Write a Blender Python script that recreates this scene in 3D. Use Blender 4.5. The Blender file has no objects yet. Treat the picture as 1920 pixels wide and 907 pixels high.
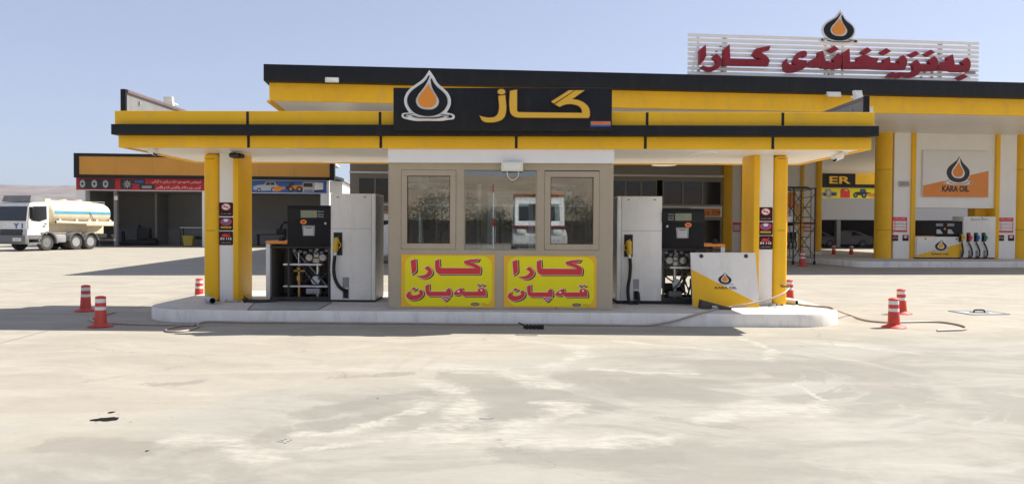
import bpy, bmesh, math, random
from mathutils import Vector, Matrix, Euler, noise
random.seed(7)
R = math.radians
S = bpy.context.scene
C = S.collection
PI = math.pi

# ------------------------------------------------------------------ camera
F_PX, CX, CY = 1400.0, 960.0, 453.5
SHX = 29.0 / 1920
cam = bpy.data.cameras.new('camera')
cam.sensor_width = 36.0
cam.lens = 36.0 * F_PX / 1920
cam.shift_x = SHX
cam.clip_start = 0.1
cam.clip_end = 9000
camo = bpy.data.objects.new('camera', cam)
C.objects.link(camo)
CAM_R = (Matrix.Rotation(R(1.2), 3, 'Z') @ Matrix.Rotation(R(90 - 1.166), 3, 'X') @ Matrix.Rotation(R(0.3), 3, 'Z'))
CAM_P = Vector((0, 0, 1.6))
camo.matrix_world = Matrix.Translation(CAM_P) @ CAM_R.to_4x4()
S.camera = camo

# ------------------------------------------------------------------ light
TO_SUN = Vector((0.79, 0.33, 1.0)).normalized()
world = bpy.data.worlds.new('World')
S.world = world
world.use_nodes = True
wn = world.node_tree
for n in list(wn.nodes):
    wn.nodes.remove(n)
sky = wn.nodes.new('ShaderNodeTexSky')
sky.sky_type = 'NISHITA'
sky.sun_disc = False
sky.sun_elevation = math.asin(TO_SUN.z)
sky.sun_rotation = math.atan2(TO_SUN.x, TO_SUN.y)
sky.altitude = 600
sky.air_density = 1.0
sky.dust_density = 1.6
sky.ozone_density = 4.5
bg = wn.nodes.new('ShaderNodeBackground')
bg.inputs['Strength'].default_value = 0.087
wo = wn.nodes.new('ShaderNodeOutputWorld')
pale = wn.nodes.new('ShaderNodeHueSaturation')      # dusty summer air: a paler blue
pale.inputs['Saturation'].default_value = 0.64
pale.inputs['Hue'].default_value = 0.515
wn.links.new(sky.outputs[0], pale.inputs['Color'])
even = wn.nodes.new('ShaderNodeMix')                  # thin even haze over the whole sky
even.data_type = 'RGBA'
even.inputs[0].default_value = 0.5
even.inputs[7].default_value = (2.45, 2.98, 4.15, 1)
wn.links.new(pale.outputs[0], even.inputs[6])
wn.links.new(even.outputs[2], bg.inputs[0])
wn.links.new(bg.outputs[0], wo.inputs[0])
sl = bpy.data.lights.new('sun', 'SUN')
sl.energy = 4.2
sl.angle = R(0.5)
sl.color = (1.0, 0.96, 0.89)
so = bpy.data.objects.new('sun', sl)
C.objects.link(so)
so.rotation_mode = 'QUATERNION'
so.rotation_quaternion = TO_SUN.to_track_quat('Z', 'Y')
so.location = (30, 10, 45)
S.view_settings.view_transform = 'Standard'
S.view_settings.look = 'None'
S.view_settings.exposure = 1.0
S.view_settings.gamma = 1.0
S.view_settings.use_curve_mapping = False


# ------------------------------------------------------------------ frames and pixel rays
class Frame:
    def __init__(s, x=0, y=0, z=0, deg=0):
        s.o = Vector((x, y, z)); s.a = R(deg)
        s.m = Matrix.Translation(s.o) @ Matrix.Rotation(s.a, 4, 'Z')
        s.i = s.m.inverted()

    def ray(s, px, py):
        d = CAM_R @ Vector(((px - CX) / F_PX + SHX * 1920 / F_PX, -(py - CY) / F_PX, -1))
        p = s.i @ CAM_P
        e = s.i.to_3x3() @ d
        return p, e

    def P(s, px, py, y):          # point of the frame's plane y = const seen at a pixel
        p, e = s.ray(px, py); t = (y - p.y) / e.y
        return p + e * t

    def G(s, px, py, z=0.0):      # point at height z seen at a pixel
        p, e = s.ray(px, py); t = (z - p.z) / e.z
        return p + e * t

    def box(s, px0, py0, px1, py1, y):   # x0, x1, z0, z1
        pm, qm = (px0 + px1) / 2, (py0 + py1) / 2
        return s.P(px0, qm, y).x, s.P(px1, qm, y).x, s.P(pm, py1, y).z, s.P(pm, py0, y).z


W = Frame()
B = Frame(-8.5, 25.5, 0, 6.4)     # the big canopy and everything lined up with it


# ------------------------------------------------------------------ materials
def mat(name, col, rough=0.6, metal=0.0, var=0.06, scale=3.0, bump=0.0, bscale=40.0, coat=0.0, spec=0.5, emit=None, dirt=0.0):
    m = bpy.data.materials.new(name); m.use_nodes = True
    nt = m.node_tree; b = nt.nodes['Principled BSDF']
    b.inputs['Roughness'].default_value = rough
    b.inputs['Metallic'].default_value = metal
    b.inputs['Specular IOR Level'].default_value = spec
    if coat:
        b.inputs['Coat Weight'].default_value = coat
        b.inputs['Coat Roughness'].default_value = 0.15
    tc = nt.nodes.new('ShaderNodeTexCoord')
    n = nt.nodes.new('ShaderNodeTexNoise')
    n.inputs['Scale'].default_value = scale; n.inputs['Detail'].default_value = 6
    n.inputs['Roughness'].default_value = 0.65
    nt.links.new(tc.outputs['Object'], n.inputs['Vector'])
    r = nt.nodes.new('ShaderNodeValToRGB')
    c0 = tuple(max(0, c * (1 - var * 1.6)) for c in col); c1 = tuple(min(1, c * (1 + var)) for c in col)
    r.color_ramp.elements[0].position = 0.3; r.color_ramp.elements[1].position = 0.7
    r.color_ramp.elements[0].color = (*c0, 1); r.color_ramp.elements[1].color = (*c1, 1)
    nt.links.new(n.outputs['Fac'], r.inputs[0])
    out = r.outputs[0]
    if dirt:
        n2 = nt.nodes.new('ShaderNodeTexNoise'); n2.inputs['Scale'].default_value = 1.3; n2.inputs['Detail'].default_value = 9
        n2.inputs['Roughness'].default_value = 0.75
        mp = nt.nodes.new('ShaderNodeMapping'); mp.inputs['Scale'].default_value = (3, 3, 0.7)
        nt.links.new(tc.outputs['Object'], mp.inputs[0]); nt.links.new(mp.outputs[0], n2.inputs['Vector'])
        r2 = nt.nodes.new('ShaderNodeValToRGB'); r2.color_ramp.elements[0].position = 0.5; r2.color_ramp.elements[1].position = 0.75
        nt.links.new(n2.outputs['Fac'], r2.inputs[0])
        mx = nt.nodes.new('ShaderNodeMix'); mx.data_type = 'RGBA'
        ml = nt.nodes.new('ShaderNodeMath'); ml.operation = 'MULTIPLY'; ml.inputs[1].default_value = dirt
        nt.links.new(r2.outputs[0], ml.inputs[0]); nt.links.new(ml.outputs[0], mx.inputs[0])
        nt.links.new(out, mx.inputs[6]); mx.inputs[7].default_value = (0.30, 0.25, 0.19, 1)
        out = mx.outputs[2]
    nt.links.new(out, b.inputs['Base Color'])
    rr = nt.nodes.new('ShaderNodeMapRange'); rr.inputs[3].default_value = max(0.02, rough - 0.08); rr.inputs[4].default_value = min(1, rough + 0.1)
    nt.links.new(n.outputs['Fac'], rr.inputs[0]); nt.links.new(rr.outputs[0], b.inputs['Roughness'])
    if bump:
        n3 = nt.nodes.new('ShaderNodeTexNoise'); n3.inputs['Scale'].default_value = bscale; n3.inputs['Detail'].default_value = 5
        nt.links.new(tc.outputs['Object'], n3.inputs['Vector'])
        bp = nt.nodes.new('ShaderNodeBump'); bp.inputs['Strength'].default_value = bump; bp.inputs['Distance'].default_value = 0.02
        nt.links.new(n3.outputs['Fac'], bp.inputs['Height']); nt.links.new(bp.outputs[0], b.inputs['Normal'])
    if emit:
        b.inputs['Emission Color'].default_value = (*emit[0], 1); b.inputs['Emission Strength'].default_value = emit[1]
    return m


M = dict(
    yellow=mat('yellow_cladding', (0.94, 0.525, 0.014), 0.45, spec=0.3, var=0.05, scale=0.9, dirt=0.22, bump=0.02, bscale=1.2),
    orange_dark=mat('ochre_cladding', (0.60, 0.27, 0.025), 0.45, var=0.05, scale=0.9, dirt=0.15),
    black=mat('black_cladding', (0.009, 0.010, 0.012), 0.55, spec=0.28, var=0.12, scale=1.2, dirt=0.05),
    joint=mat('black_joint', (0.008, 0.008, 0.008), 0.7),
    white=mat('white_cladding', (0.88, 0.86, 0.81), 0.4, var=0.03, scale=0.8, dirt=0.10),
    pumpwhite=mat('white_enamel', (0.86, 0.83, 0.76), 0.4, spec=0.3, var=0.06, scale=1.1, dirt=0.22),
    band=mat('white_fascia_sheet', (0.90, 0.89, 0.87), 0.3, var=0.03, scale=0.6, dirt=0.05),
    soffit=mat('white_soffit_panel', (0.88, 0.84, 0.77), 0.35, var=0.04, scale=0.5, dirt=0.08, bump=0.12, bscale=0.9),
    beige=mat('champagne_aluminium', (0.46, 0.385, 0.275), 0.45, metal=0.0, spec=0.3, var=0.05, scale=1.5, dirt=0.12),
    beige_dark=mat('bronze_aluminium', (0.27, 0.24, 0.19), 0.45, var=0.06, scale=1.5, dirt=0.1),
    kerbside=mat('painted_concrete', (0.88, 0.83, 0.74), 0.8, var=0.07, scale=1.6, dirt=0.5, bump=0.12, bscale=30),
    kerbtop=mat('grey_screed', (0.60, 0.56, 0.50), 0.85, var=0.10, scale=2.2, dirt=0.25, bump=0.2, bscale=35),
    sign_yellow=mat('printed_yellow', (0.90, 0.78, 0.012), 0.4, spec=0.25, var=0.05, scale=1.0),
    sign_orange=mat('printed_orange', (0.86, 0.48, 0.015), 0.35, var=0.03),
    orange=mat('orange_paint', (0.80, 0.26, 0.03), 0.4, var=0.04),
    logo_orange=mat('orange_letter', (0.82, 0.28, 0.02), 0.4, var=0.03),
    letter_yellow=mat('yellow_letter', (0.80, 0.46, 0.03), 0.4, var=0.03),
    edge=mat('dark_letter_edge', (0.10, 0.025, 0.015), 0.5),
    print_red=mat('printed_red', (0.72, 0.025, 0.03), 0.35, var=0.05),
    crimson=mat('crimson_letter', (0.29, 0.017, 0.028), 0.5, spec=0.3, var=0.08, dirt=0.08),
    print_white=mat('printed_white', (0.82, 0.80, 0.77), 0.4, var=0.02),
    print_black=mat('printed_black', (0.015, 0.015, 0.018), 0.4),
    print_blue=mat('printed_blue', (0.02, 0.12, 0.42), 0.4, var=0.1),
    print_green=mat('printed_olive', (0.38, 0.40, 0.03), 0.4),
    maroon=mat('sticker_maroon', (0.035, 0.008, 0.009), 0.4, spec=0.25, var=0.15),
    steel=mat('brushed_steel', (0.55, 0.55, 0.54), 0.3, metal=0.9, var=0.08, scale=6),
    chrome=mat('cast_metal', (0.30, 0.29, 0.27), 0.25, metal=0.8, var=0.1, scale=9),
    alu=mat('light_aluminium', (0.70, 0.69, 0.66), 0.4, metal=0.3, var=0.05),
    darkmetal=mat('dark_steel', (0.05, 0.045, 0.04), 0.55, metal=0.4, var=0.2, scale=6),
    cabinet=mat('brown_grey_panel', (0.16, 0.14, 0.115), 0.6, var=0.12, scale=2),
    head=mat('charcoal_plastic', (0.008, 0.008, 0.010), 0.55, spec=0.25, var=0.1, scale=4, dirt=0.03),
    lcd=mat('lcd_glass', (0.26, 0.29, 0.20), 0.2, var=0.08),
    grey=mat('mid_grey', (0.30, 0.30, 0.30), 0.5, var=0.08),
    rubber=mat('black_rubber', (0.018, 0.017, 0.016), 0.7, var=0.2, scale=8),
    tyre=mat('tyre_rubber', (0.055, 0.050, 0.045), 0.85, var=0.25, scale=5),
    brass=mat('brass_fitting', (0.42, 0.26, 0.10), 0.35, metal=0.8, var=0.15),
    nozzle=mat('yellow_nozzle', (0.70, 0.44, 0.02), 0.45, var=0.08, scale=8),
    red=mat('red_plastic', (0.62, 0.05, 0.03), 0.55, var=0.12, scale=7, dirt=0.35),
    reflect=mat('reflective_band', (0.72, 0.70, 0.67), 0.4, var=0.05),
    hose=mat('cream_hose', (0.42, 0.33, 0.26), 0.5, var=0.12, scale=3),
    hosewhite=mat('pale_hose', (0.72, 0.62, 0.52), 0.45, var=0.06),
    pvc=mat('grey_pvc', (0.42, 0.40, 0.36), 0.45, var=0.08),
    wood=mat('brown_block', (0.085, 0.065, 0.05), 0.7, var=0.2, scale=8),
    tank=mat('cream_tank_paint', (0.72, 0.62, 0.45), 0.4, var=0.06, scale=1.0, dirt=0.4),
    truckwhite=mat('white_cab_paint', (0.74, 0.72, 0.68), 0.35, var=0.05, dirt=0.35, coat=0.2),
    stripe=mat('blue_stripe', (0.10, 0.34, 0.45), 0.4, var=0.1),
    bumper=mat('grey_bumper', (0.16, 0.16, 0.16), 0.55, var=0.1, dirt=0.2),
    glassdark=mat('dark_glass', (0.012, 0.014, 0.016), 0.06, var=0.1, spec=0.6),
    shopglass=mat('tinted_shop_glass', (0.010, 0.012, 0.016), 0.05, var=0.1, spec=0.5),
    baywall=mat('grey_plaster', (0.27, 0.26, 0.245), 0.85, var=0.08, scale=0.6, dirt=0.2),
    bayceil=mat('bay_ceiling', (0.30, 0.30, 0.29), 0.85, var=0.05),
    lightgrey=mat('light_grey_panel', (0.52, 0.52, 0.52), 0.5, var=0.03, scale=0.6, dirt=0.08),
    floodwhite=mat('floodlight_housing', (0.74, 0.75, 0.66), 0.4, var=0.03),
    lens=mat('floodlight_lens', (0.85, 0.84, 0.72), 0.15, var=0.03),
    junk=mat('greasy_black', (0.02, 0.02, 0.02), 0.6, var=0.3, scale=5),
    binyellow=mat('yellow_bin', (0.62, 0.46, 0.05), 0.5, var=0.08),
    wing=mat('raw_sheet_back', (0.20, 0.20, 0.195), 0.5, var=0.10, scale=2.5, dirt=0.25),
    wingframe=mat('brown_edge_trim', (0.16, 0.115, 0.11), 0.5, var=0.1),
    oilstain=mat('oil', (0.012, 0.010, 0.009), 0.8, spec=0.1, var=0.3, scale=9),
    damp=mat('damp_concrete', (0.20, 0.18, 0.155), 0.8, var=0.12, scale=4),
    manhole=mat('manhole_steel', (0.40, 0.41, 0.40), 0.6, var=0.15, scale=4, dirt=0.3),
    roof=mat('roof_membrane', (0.45, 0.44, 0.42), 0.8, var=0.08),
    brownsoil=mat('dry_soil', (0.30, 0.225, 0.15), 0.95, var=0.25, scale=0.12, bump=0.5, bscale=0.5),
    darkwall=mat('dark_fence_sheet', (0.06, 0.05, 0.045), 0.8, var=0.3, scale=0.4),
)


def glass_mat(name, tint, refl):
    m = bpy.data.materials.new(name); m.use_nodes = True
    nt = m.node_tree; nt.nodes.remove(nt.nodes['Principled BSDF'])
    t = nt.nodes.new('ShaderNodeBsdfTransparent'); t.inputs[0].default_value = (*tint, 1)
    g = nt.nodes.new('ShaderNodeBsdfGlossy'); g.inputs['Roughness'].default_value = 0.015; g.inputs[0].default_value = (0.9, 0.93, 0.95, 1)
    f = nt.nodes.new('ShaderNodeFresnel'); f.inputs[0].default_value = 1.5
    a = nt.nodes.new('ShaderNodeMath'); a.operation = 'ADD'; a.use_clamp = True; a.inputs[1].default_value = refl
    mx = nt.nodes.new('ShaderNodeMixShader')
    nt.links.new(f.outputs[0], a.inputs[0]); nt.links.new(a.outputs[0], mx.inputs[0])
    nt.links.new(t.outputs[0], mx.inputs[1]); nt.links.new(g.outputs[0], mx.inputs[2])
    nt.links.new(mx.outputs[0], nt.nodes['Material Output'].inputs[0])
    return m


M['glass'] = glass_mat('booth_glass', (0.84, 0.88, 0.89), 0.11)
M['banner_red'] = mat('faded_red_print', (0.50, 0.02, 0.03), 0.5, spec=0.3, var=0.08)
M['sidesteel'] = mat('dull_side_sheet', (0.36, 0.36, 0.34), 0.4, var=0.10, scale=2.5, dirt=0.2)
M['darkbay'] = mat('bay_shade_wall', (0.05, 0.05, 0.05), 0.9, var=0.2)  # bay interior's deep shade put into a near-black wall colour
M['ergrey'] = mat('grey_fascia_sheet', (0.40, 0.40, 0.41), 0.5, var=0.03, scale=0.6, dirt=0.08)
M['carpaint'] = mat('grey_car_paint', (0.10, 0.10, 0.10), 0.35, var=0.05)


def concrete():
    m = bpy.data.materials.new('forecourt_concrete'); m.use_nodes = True
    nt = m.node_tree; b = nt.nodes['Principled BSDF']; L = nt.links.new

    def node(t, **k):
        n = nt.nodes.new(t)
        for a, v in k.items():
            setattr(n, a, v)
        return n

    def noise_(vec, sc, det=6, rough=0.6, dist=0.0):
        n = node('ShaderNodeTexNoise'); n.inputs['Scale'].default_value = sc; n.inputs['Detail'].default_value = det
        n.inputs['Roughness'].default_value = rough; n.inputs['Distortion'].default_value = dist
        L(vec, n.inputs['Vector']); return n.outputs['Fac']

    def math_(op, a, b_=None, c=None):
        n = node('ShaderNodeMath', operation=op)
        for i, v in enumerate((a, b_, c)):
            if v is None: continue
            if isinstance(v, (int, float)): n.inputs[i].default_value = v
            else: L(v, n.inputs[i])
        return n.outputs[0]

    def rng(v, a, b_, lo=0.0, hi=1.0):
        n = node('ShaderNodeMapRange', interpolation_type='SMOOTHSTEP')
        L(v, n.inputs[0])
        for i, x in zip((1, 2, 3, 4), (a, b_, lo, hi)): n.inputs[i].default_value = x
        return n.outputs[0]

    def mix(f, a, c, mode='MIX'):
        n = node('ShaderNodeMix', data_type='RGBA', blend_type=mode)
        L(f, n.inputs[0]) if not isinstance(f, (int, float)) else setattr(n.inputs[0], 'default_value', f)
        for i, v in ((6, a), (7, c)):
            if isinstance(v, tuple): n.inputs[i].default_value = (*v, 1)
            else: L(v, n.inputs[i])
        return n.outputs[2]

    geo = node('ShaderNodeNewGeometry'); P = geo.outputs['Position']
    sep = node('ShaderNodeSeparateXYZ'); L(P, sep.inputs[0])
    X, Y = sep.outputs[0], sep.outputs[1]

    def mapped(sx, sy, rot=0.0, off=(0, 0, 0)):
        n = node('ShaderNodeMapping'); n.inputs['Scale'].default_value = (sx, sy, 1)
        n.inputs['Rotation'].default_value = (0, 0, R(rot)); n.inputs['Location'].default_value = off
        L(P, n.inputs[0]); return n.outputs[0]

    def polar(cx, cy, fr, ft):     # streaks that run round a point, as a float or a tyre leaves them
        dx, dy = math_('SUBTRACT', X, cx), math_('SUBTRACT', Y, cy)
        wob = math_('MULTIPLY', noise_(P, 0.7, 3), 0.7)
        rr = math_('ADD', math_('SQRT', math_('ADD', math_('MULTIPLY', dx, dx), math_('MULTIPLY', dy, dy))), wob)
        th = math_('ARCTAN2', dy, dx)
        c = node('ShaderNodeCombineXYZ'); L(math_('MULTIPLY', rr, fr), c.inputs[0]); L(math_('MULTIPLY', th, ft), c.inputs[1])
        return c.outputs[0], rr

    big = noise_(mapped(0.22, 0.30), 1.0, 4, 0.5, 0.6)
    mid = noise_(mapped(0.55, 1.1, 8), 1.0, 8, 0.68, 0.9)
    fine = noise_(P, 9.0, 8, 0.75)
    grain = noise_(P, 140.0, 3, 0.7)
    cream = mix(rng(mid, 0.3, 0.7), (0.318, 0.284, 0.228), (0.392, 0.354, 0.285))
    # greyer, trowelled concrete right of the cream slab
    side = math_('ADD', math_('MULTIPLY', X, 0.13), math_('MULTIPLY', math_('SUBTRACT', 9.4, Y), 0.17))
    near = rng(Y, 12.5, 9.5)
    gm = math_('MULTIPLY', rng(math_('ADD', math_('ADD', side, math_('MULTIPLY', big, 1.1)), math_('MULTIPLY', mid, 0.9)), 0.95, 1.35), near)
    grey = mix(rng(mid, 0.40, 0.60), (0.258, 0.241, 0.203), (0.322, 0.302, 0.256))
    col = mix(gm, cream, grey)
    # cement smears and darker trowelled patches, each with its own place and shape
    nz = node('ShaderNodeTexNoise'); nz.inputs['Scale'].default_value = 2.3; nz.inputs['Detail'].default_value = 7; nz.inputs['Roughness'].default_value = 0.7
    L(P, nz.inputs['Vector'])
    vm = node('ShaderNodeVectorMath', operation='SUBTRACT'); L(nz.outputs['Color'], vm.inputs[0]); vm.inputs[1].default_value = (.5, .5, .5)
    vs_ = node('ShaderNodeVectorMath', operation='MULTIPLY'); L(vm.outputs[0], vs_.inputs[0]); vs_.inputs[1].default_value = (0.75, 0.60, 0)
    va = node('ShaderNodeVectorMath', operation='ADD'); L(P, va.inputs[0]); L(vs_.outputs[0], va.inputs[1])
    DP = va.outputs[0]

    def smear(paths, soft):
        total = None
        for w_, pts in paths:
            g = [W.G(x, y, 0) for x, y in pts]
            for a_, b_ in zip(g, g[1:]):
                ba = b_ - a_
                s_ = node('ShaderNodeVectorMath', operation='SUBTRACT'); L(DP, s_.inputs[0]); s_.inputs[1].default_value = a_
                d_ = node('ShaderNodeVectorMath', operation='DOT_PRODUCT'); L(s_.outputs[0], d_.inputs[0]); d_.inputs[1].default_value = ba / max(ba.length_squared, 1e-6)
                h_ = node('ShaderNodeClamp'); L(d_.outputs['Value'], h_.inputs[0])
                q_ = node('ShaderNodeVectorMath', operation='SCALE'); q_.inputs[0].default_value = ba; L(h_.outputs[0], q_.inputs['Scale'])
                r_ = node('ShaderNodeVectorMath', operation='DISTANCE'); L(s_.outputs[0], r_.inputs[0]); L(q_.outputs[0], r_.inputs[1])
                m_ = rng(r_.outputs['Value'], w_ * 1.7 * (1 + soft), w_ * 1.7 * (1 - soft))
                total = m_ if total is None else math_('MAXIMUM', total, m_)
        return total

    dark = smear([(.10, [(575, 778), (690, 752), (800, 735)]), (.09, [(380, 840), (460, 826), (530, 815)]), (.15, [(880, 800), (980, 765)]), (.28, [(880, 705), (980, 735)]),
                  (.34, [(1091, 718), (1293, 728)]), (.07, [(1263, 787), (1359, 797)]), (.34, [(1384, 690), (1647, 694)]), (.16, [(990, 850), (1230, 855)]), (.10, [(600, 800), (720, 780)]), (.16, [(1010, 770), (1120, 760)]),
                  (.22, [(1500, 740), (1700, 735)]), (.12, [(120, 832), (260, 842)]), (.05, [(640, 705), (760, 700)]), (.06, [(300, 720), (380, 712)])], 0.28)
    pale_ = smear([(.085, [(800, 715), (855, 730), (875, 755), (860, 790), (830, 820)]), (.035, [(560, 842), (680, 827), (810, 805), (980, 790)]), (.035, [(555, 815), (655, 810), (770, 770), (812, 755)]),
                   (.09, [(340, 826), (420, 830), (500, 858)]), (.10, [(830, 825), (930, 815), (990, 795)]), (.11, [(850, 688), (930, 695), (990, 708), (1030, 722)]), (.07, [(1041, 756), (1066, 762), (1036, 784)]),
                   (.08, [(1304, 786), (1360, 776)]), (.02, [(1485, 721), (1531, 741), (1541, 767), (1521, 784)]), (.07, [(965, 635), (1086, 650), (1091, 666), (1026, 686)]), (.045, [(1394, 635), (1445, 655), (1450, 676)]),
                   (.035, [(1122, 691), (1293, 701)]), (.09, [(970, 827), (1091, 832), (1223, 822)]), (.16, [(1430, 768), (1500, 772)]), (.03, [(620, 835), (800, 815)]), (.05, [(1170, 640), (1330, 655)]), (.03, [(1500, 640), (1640, 652)])], 0.75)
    brk = math_('MULTIPLY', rng(noise_(mapped(1.6, 5.0, -14), 1.0, 10, 0.78), 0.36, 0.56), rng(noise_(mapped(6, 14, -14), 1.0, 6, 0.7), 0.2, 0.62))
    col = mix(math_('MULTIPLY', math_('MULTIPLY', dark, rng(mid, 0.2, 0.5)), 0.58), col, (0.215, 0.198, 0.168))
    col = mix(math_('MULTIPLY', math_('MULTIPLY', pale_, brk), 0.95), col, (0.42, 0.395, 0.335))
    v1, r1 = polar(2.4, 8.2, 2.4, 0.45)
    s1 = rng(noise_(v1, 1.0, 9, 0.62, 0.2), 0.52, 0.60)
    col = mix(math_('MULTIPLY', math_('MULTIPLY', s1, rng(r1, 6.0, 3.0)), math_('MULTIPLY', rng(noise_(P, 0.45, 3, 0.5), 0.42, 0.60), 0.45)), col, (0.40, 0.375, 0.33))
    # streaky darker film along the driving direction
    st = rng(noise_(mapped(0.30, 1.5, -7), 1.0, 9, 0.72, 0.6), 0.50, 0.72)
    col = mix(math_('MULTIPLY', st, 0.38), col, (0.285, 0.25, 0.20))
    pk = rng(noise_(mapped(0.5, 0.9, 20, (3, 7, 0)), 1.0, 5, 0.6), 0.58, 0.75)
    col = mix(math_('MULTIPLY', pk, 0.35), col, (0.40, 0.345, 0.29))
    spot = rng(noise_(P, 3.4, 10, 0.85), 0.62, 0.74)
    col = mix(math_('MULTIPLY', spot, 0.5), col, (0.22, 0.195, 0.16))
    vor = node('ShaderNodeTexVoronoi'); vor.inputs['Scale'].default_value = 2.2; L(P, vor.inputs['Vector'])
    speck = rng(vor.outputs['Distance'], 0.026, 0.012)
    col = mix(math_('MULTIPLY', speck, 0.75), col, (0.10, 0.085, 0.07))
    vc = node('ShaderNodeTexVoronoi', feature='DISTANCE_TO_EDGE'); vc.inputs['Scale'].default_value = 0.17; L(DP, vc.inputs['Vector'])
    crack = math_('MULTIPLY', rng(vc.outputs['Distance'], 0.0016, 0.0006), rng(noise_(P, 0.35, 4, 0.6), 0.50, 0.60))
    col = mix(math_('MULTIPLY', crack, 0.55), col, (0.13, 0.11, 0.09))
    g2 = node('ShaderNodeMix', data_type='RGBA', blend_type='MULTIPLY'); g2.inputs[0].default_value = 1.0
    gg = node('ShaderNodeCombineColor')
    mot = noise_(mapped(1.3, 3.2, -9), 1.0, 10, 0.8, 0.3)
    gv = math_('ADD', 0.645, math_('MULTIPLY', math_('ADD', math_('ADD', math_('MULTIPLY', grain, 0.35), math_('MULTIPLY', fine, 0.35)), math_('MULTIPLY', mot, 0.60)), 0.56))
    for i in range(3): L(gv, gg.inputs[i])
    L(col, g2.inputs[6]); L(gg.outputs[0], g2.inputs[7])
    L(g2.outputs[2], b.inputs['Base Color'])
    b.inputs['Roughness'].default_value = 0.85
    b.inputs['Specular IOR Level'].default_value = 0.25
    bp = node('ShaderNodeBump'); bp.inputs['Strength'].default_value = 0.25; bp.inputs['Distance'].default_value = 0.01
    L(math_('ADD', math_('MULTIPLY', fine, 0.7), math_('MULTIPLY', grain, 0.3)), bp.inputs['Height']); L(bp.outputs[0], b.inputs['Normal'])
    return m


M['concrete'] = concrete()


def plank_soffit():
    m = M['soffit'].copy(); m.name = 'ribbed_soffit'
    nt = m.node_tree; b = nt.nodes['Principled BSDF']
    tc = nt.nodes.new('ShaderNodeTexCoord'); sp = nt.nodes.new('ShaderNodeSeparateXYZ'); nt.links.new(tc.outputs['Object'], sp.inputs[0])
    a = nt.nodes.new('ShaderNodeMath'); a.operation = 'FRACT'; d = nt.nodes.new('ShaderNodeMath'); d.operation = 'MULTIPLY'; d.inputs[1].default_value = 2.0
    nt.links.new(sp.outputs[1], d.inputs[0]); nt.links.new(d.outputs[0], a.inputs[0])
    r = nt.nodes.new('ShaderNodeValToRGB')
    r.color_ramp.elements[0].position = 0.04; r.color_ramp.elements[0].color = (0, 0, 0, 1); r.color_ramp.elements[1].position = 0.12
    nt.links.new(a.outputs[0], r.inputs[0])
    bp = nt.nodes.new('ShaderNodeBump'); bp.inputs['Strength'].default_value = 0.6; bp.inputs['Distance'].default_value = 0.02
    nt.links.new(r.outputs[0], bp.inputs['Height']); nt.links.new(bp.outputs[0], b.inputs['Normal'])
    return m


M['ribbed'] = plank_soffit()


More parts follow.
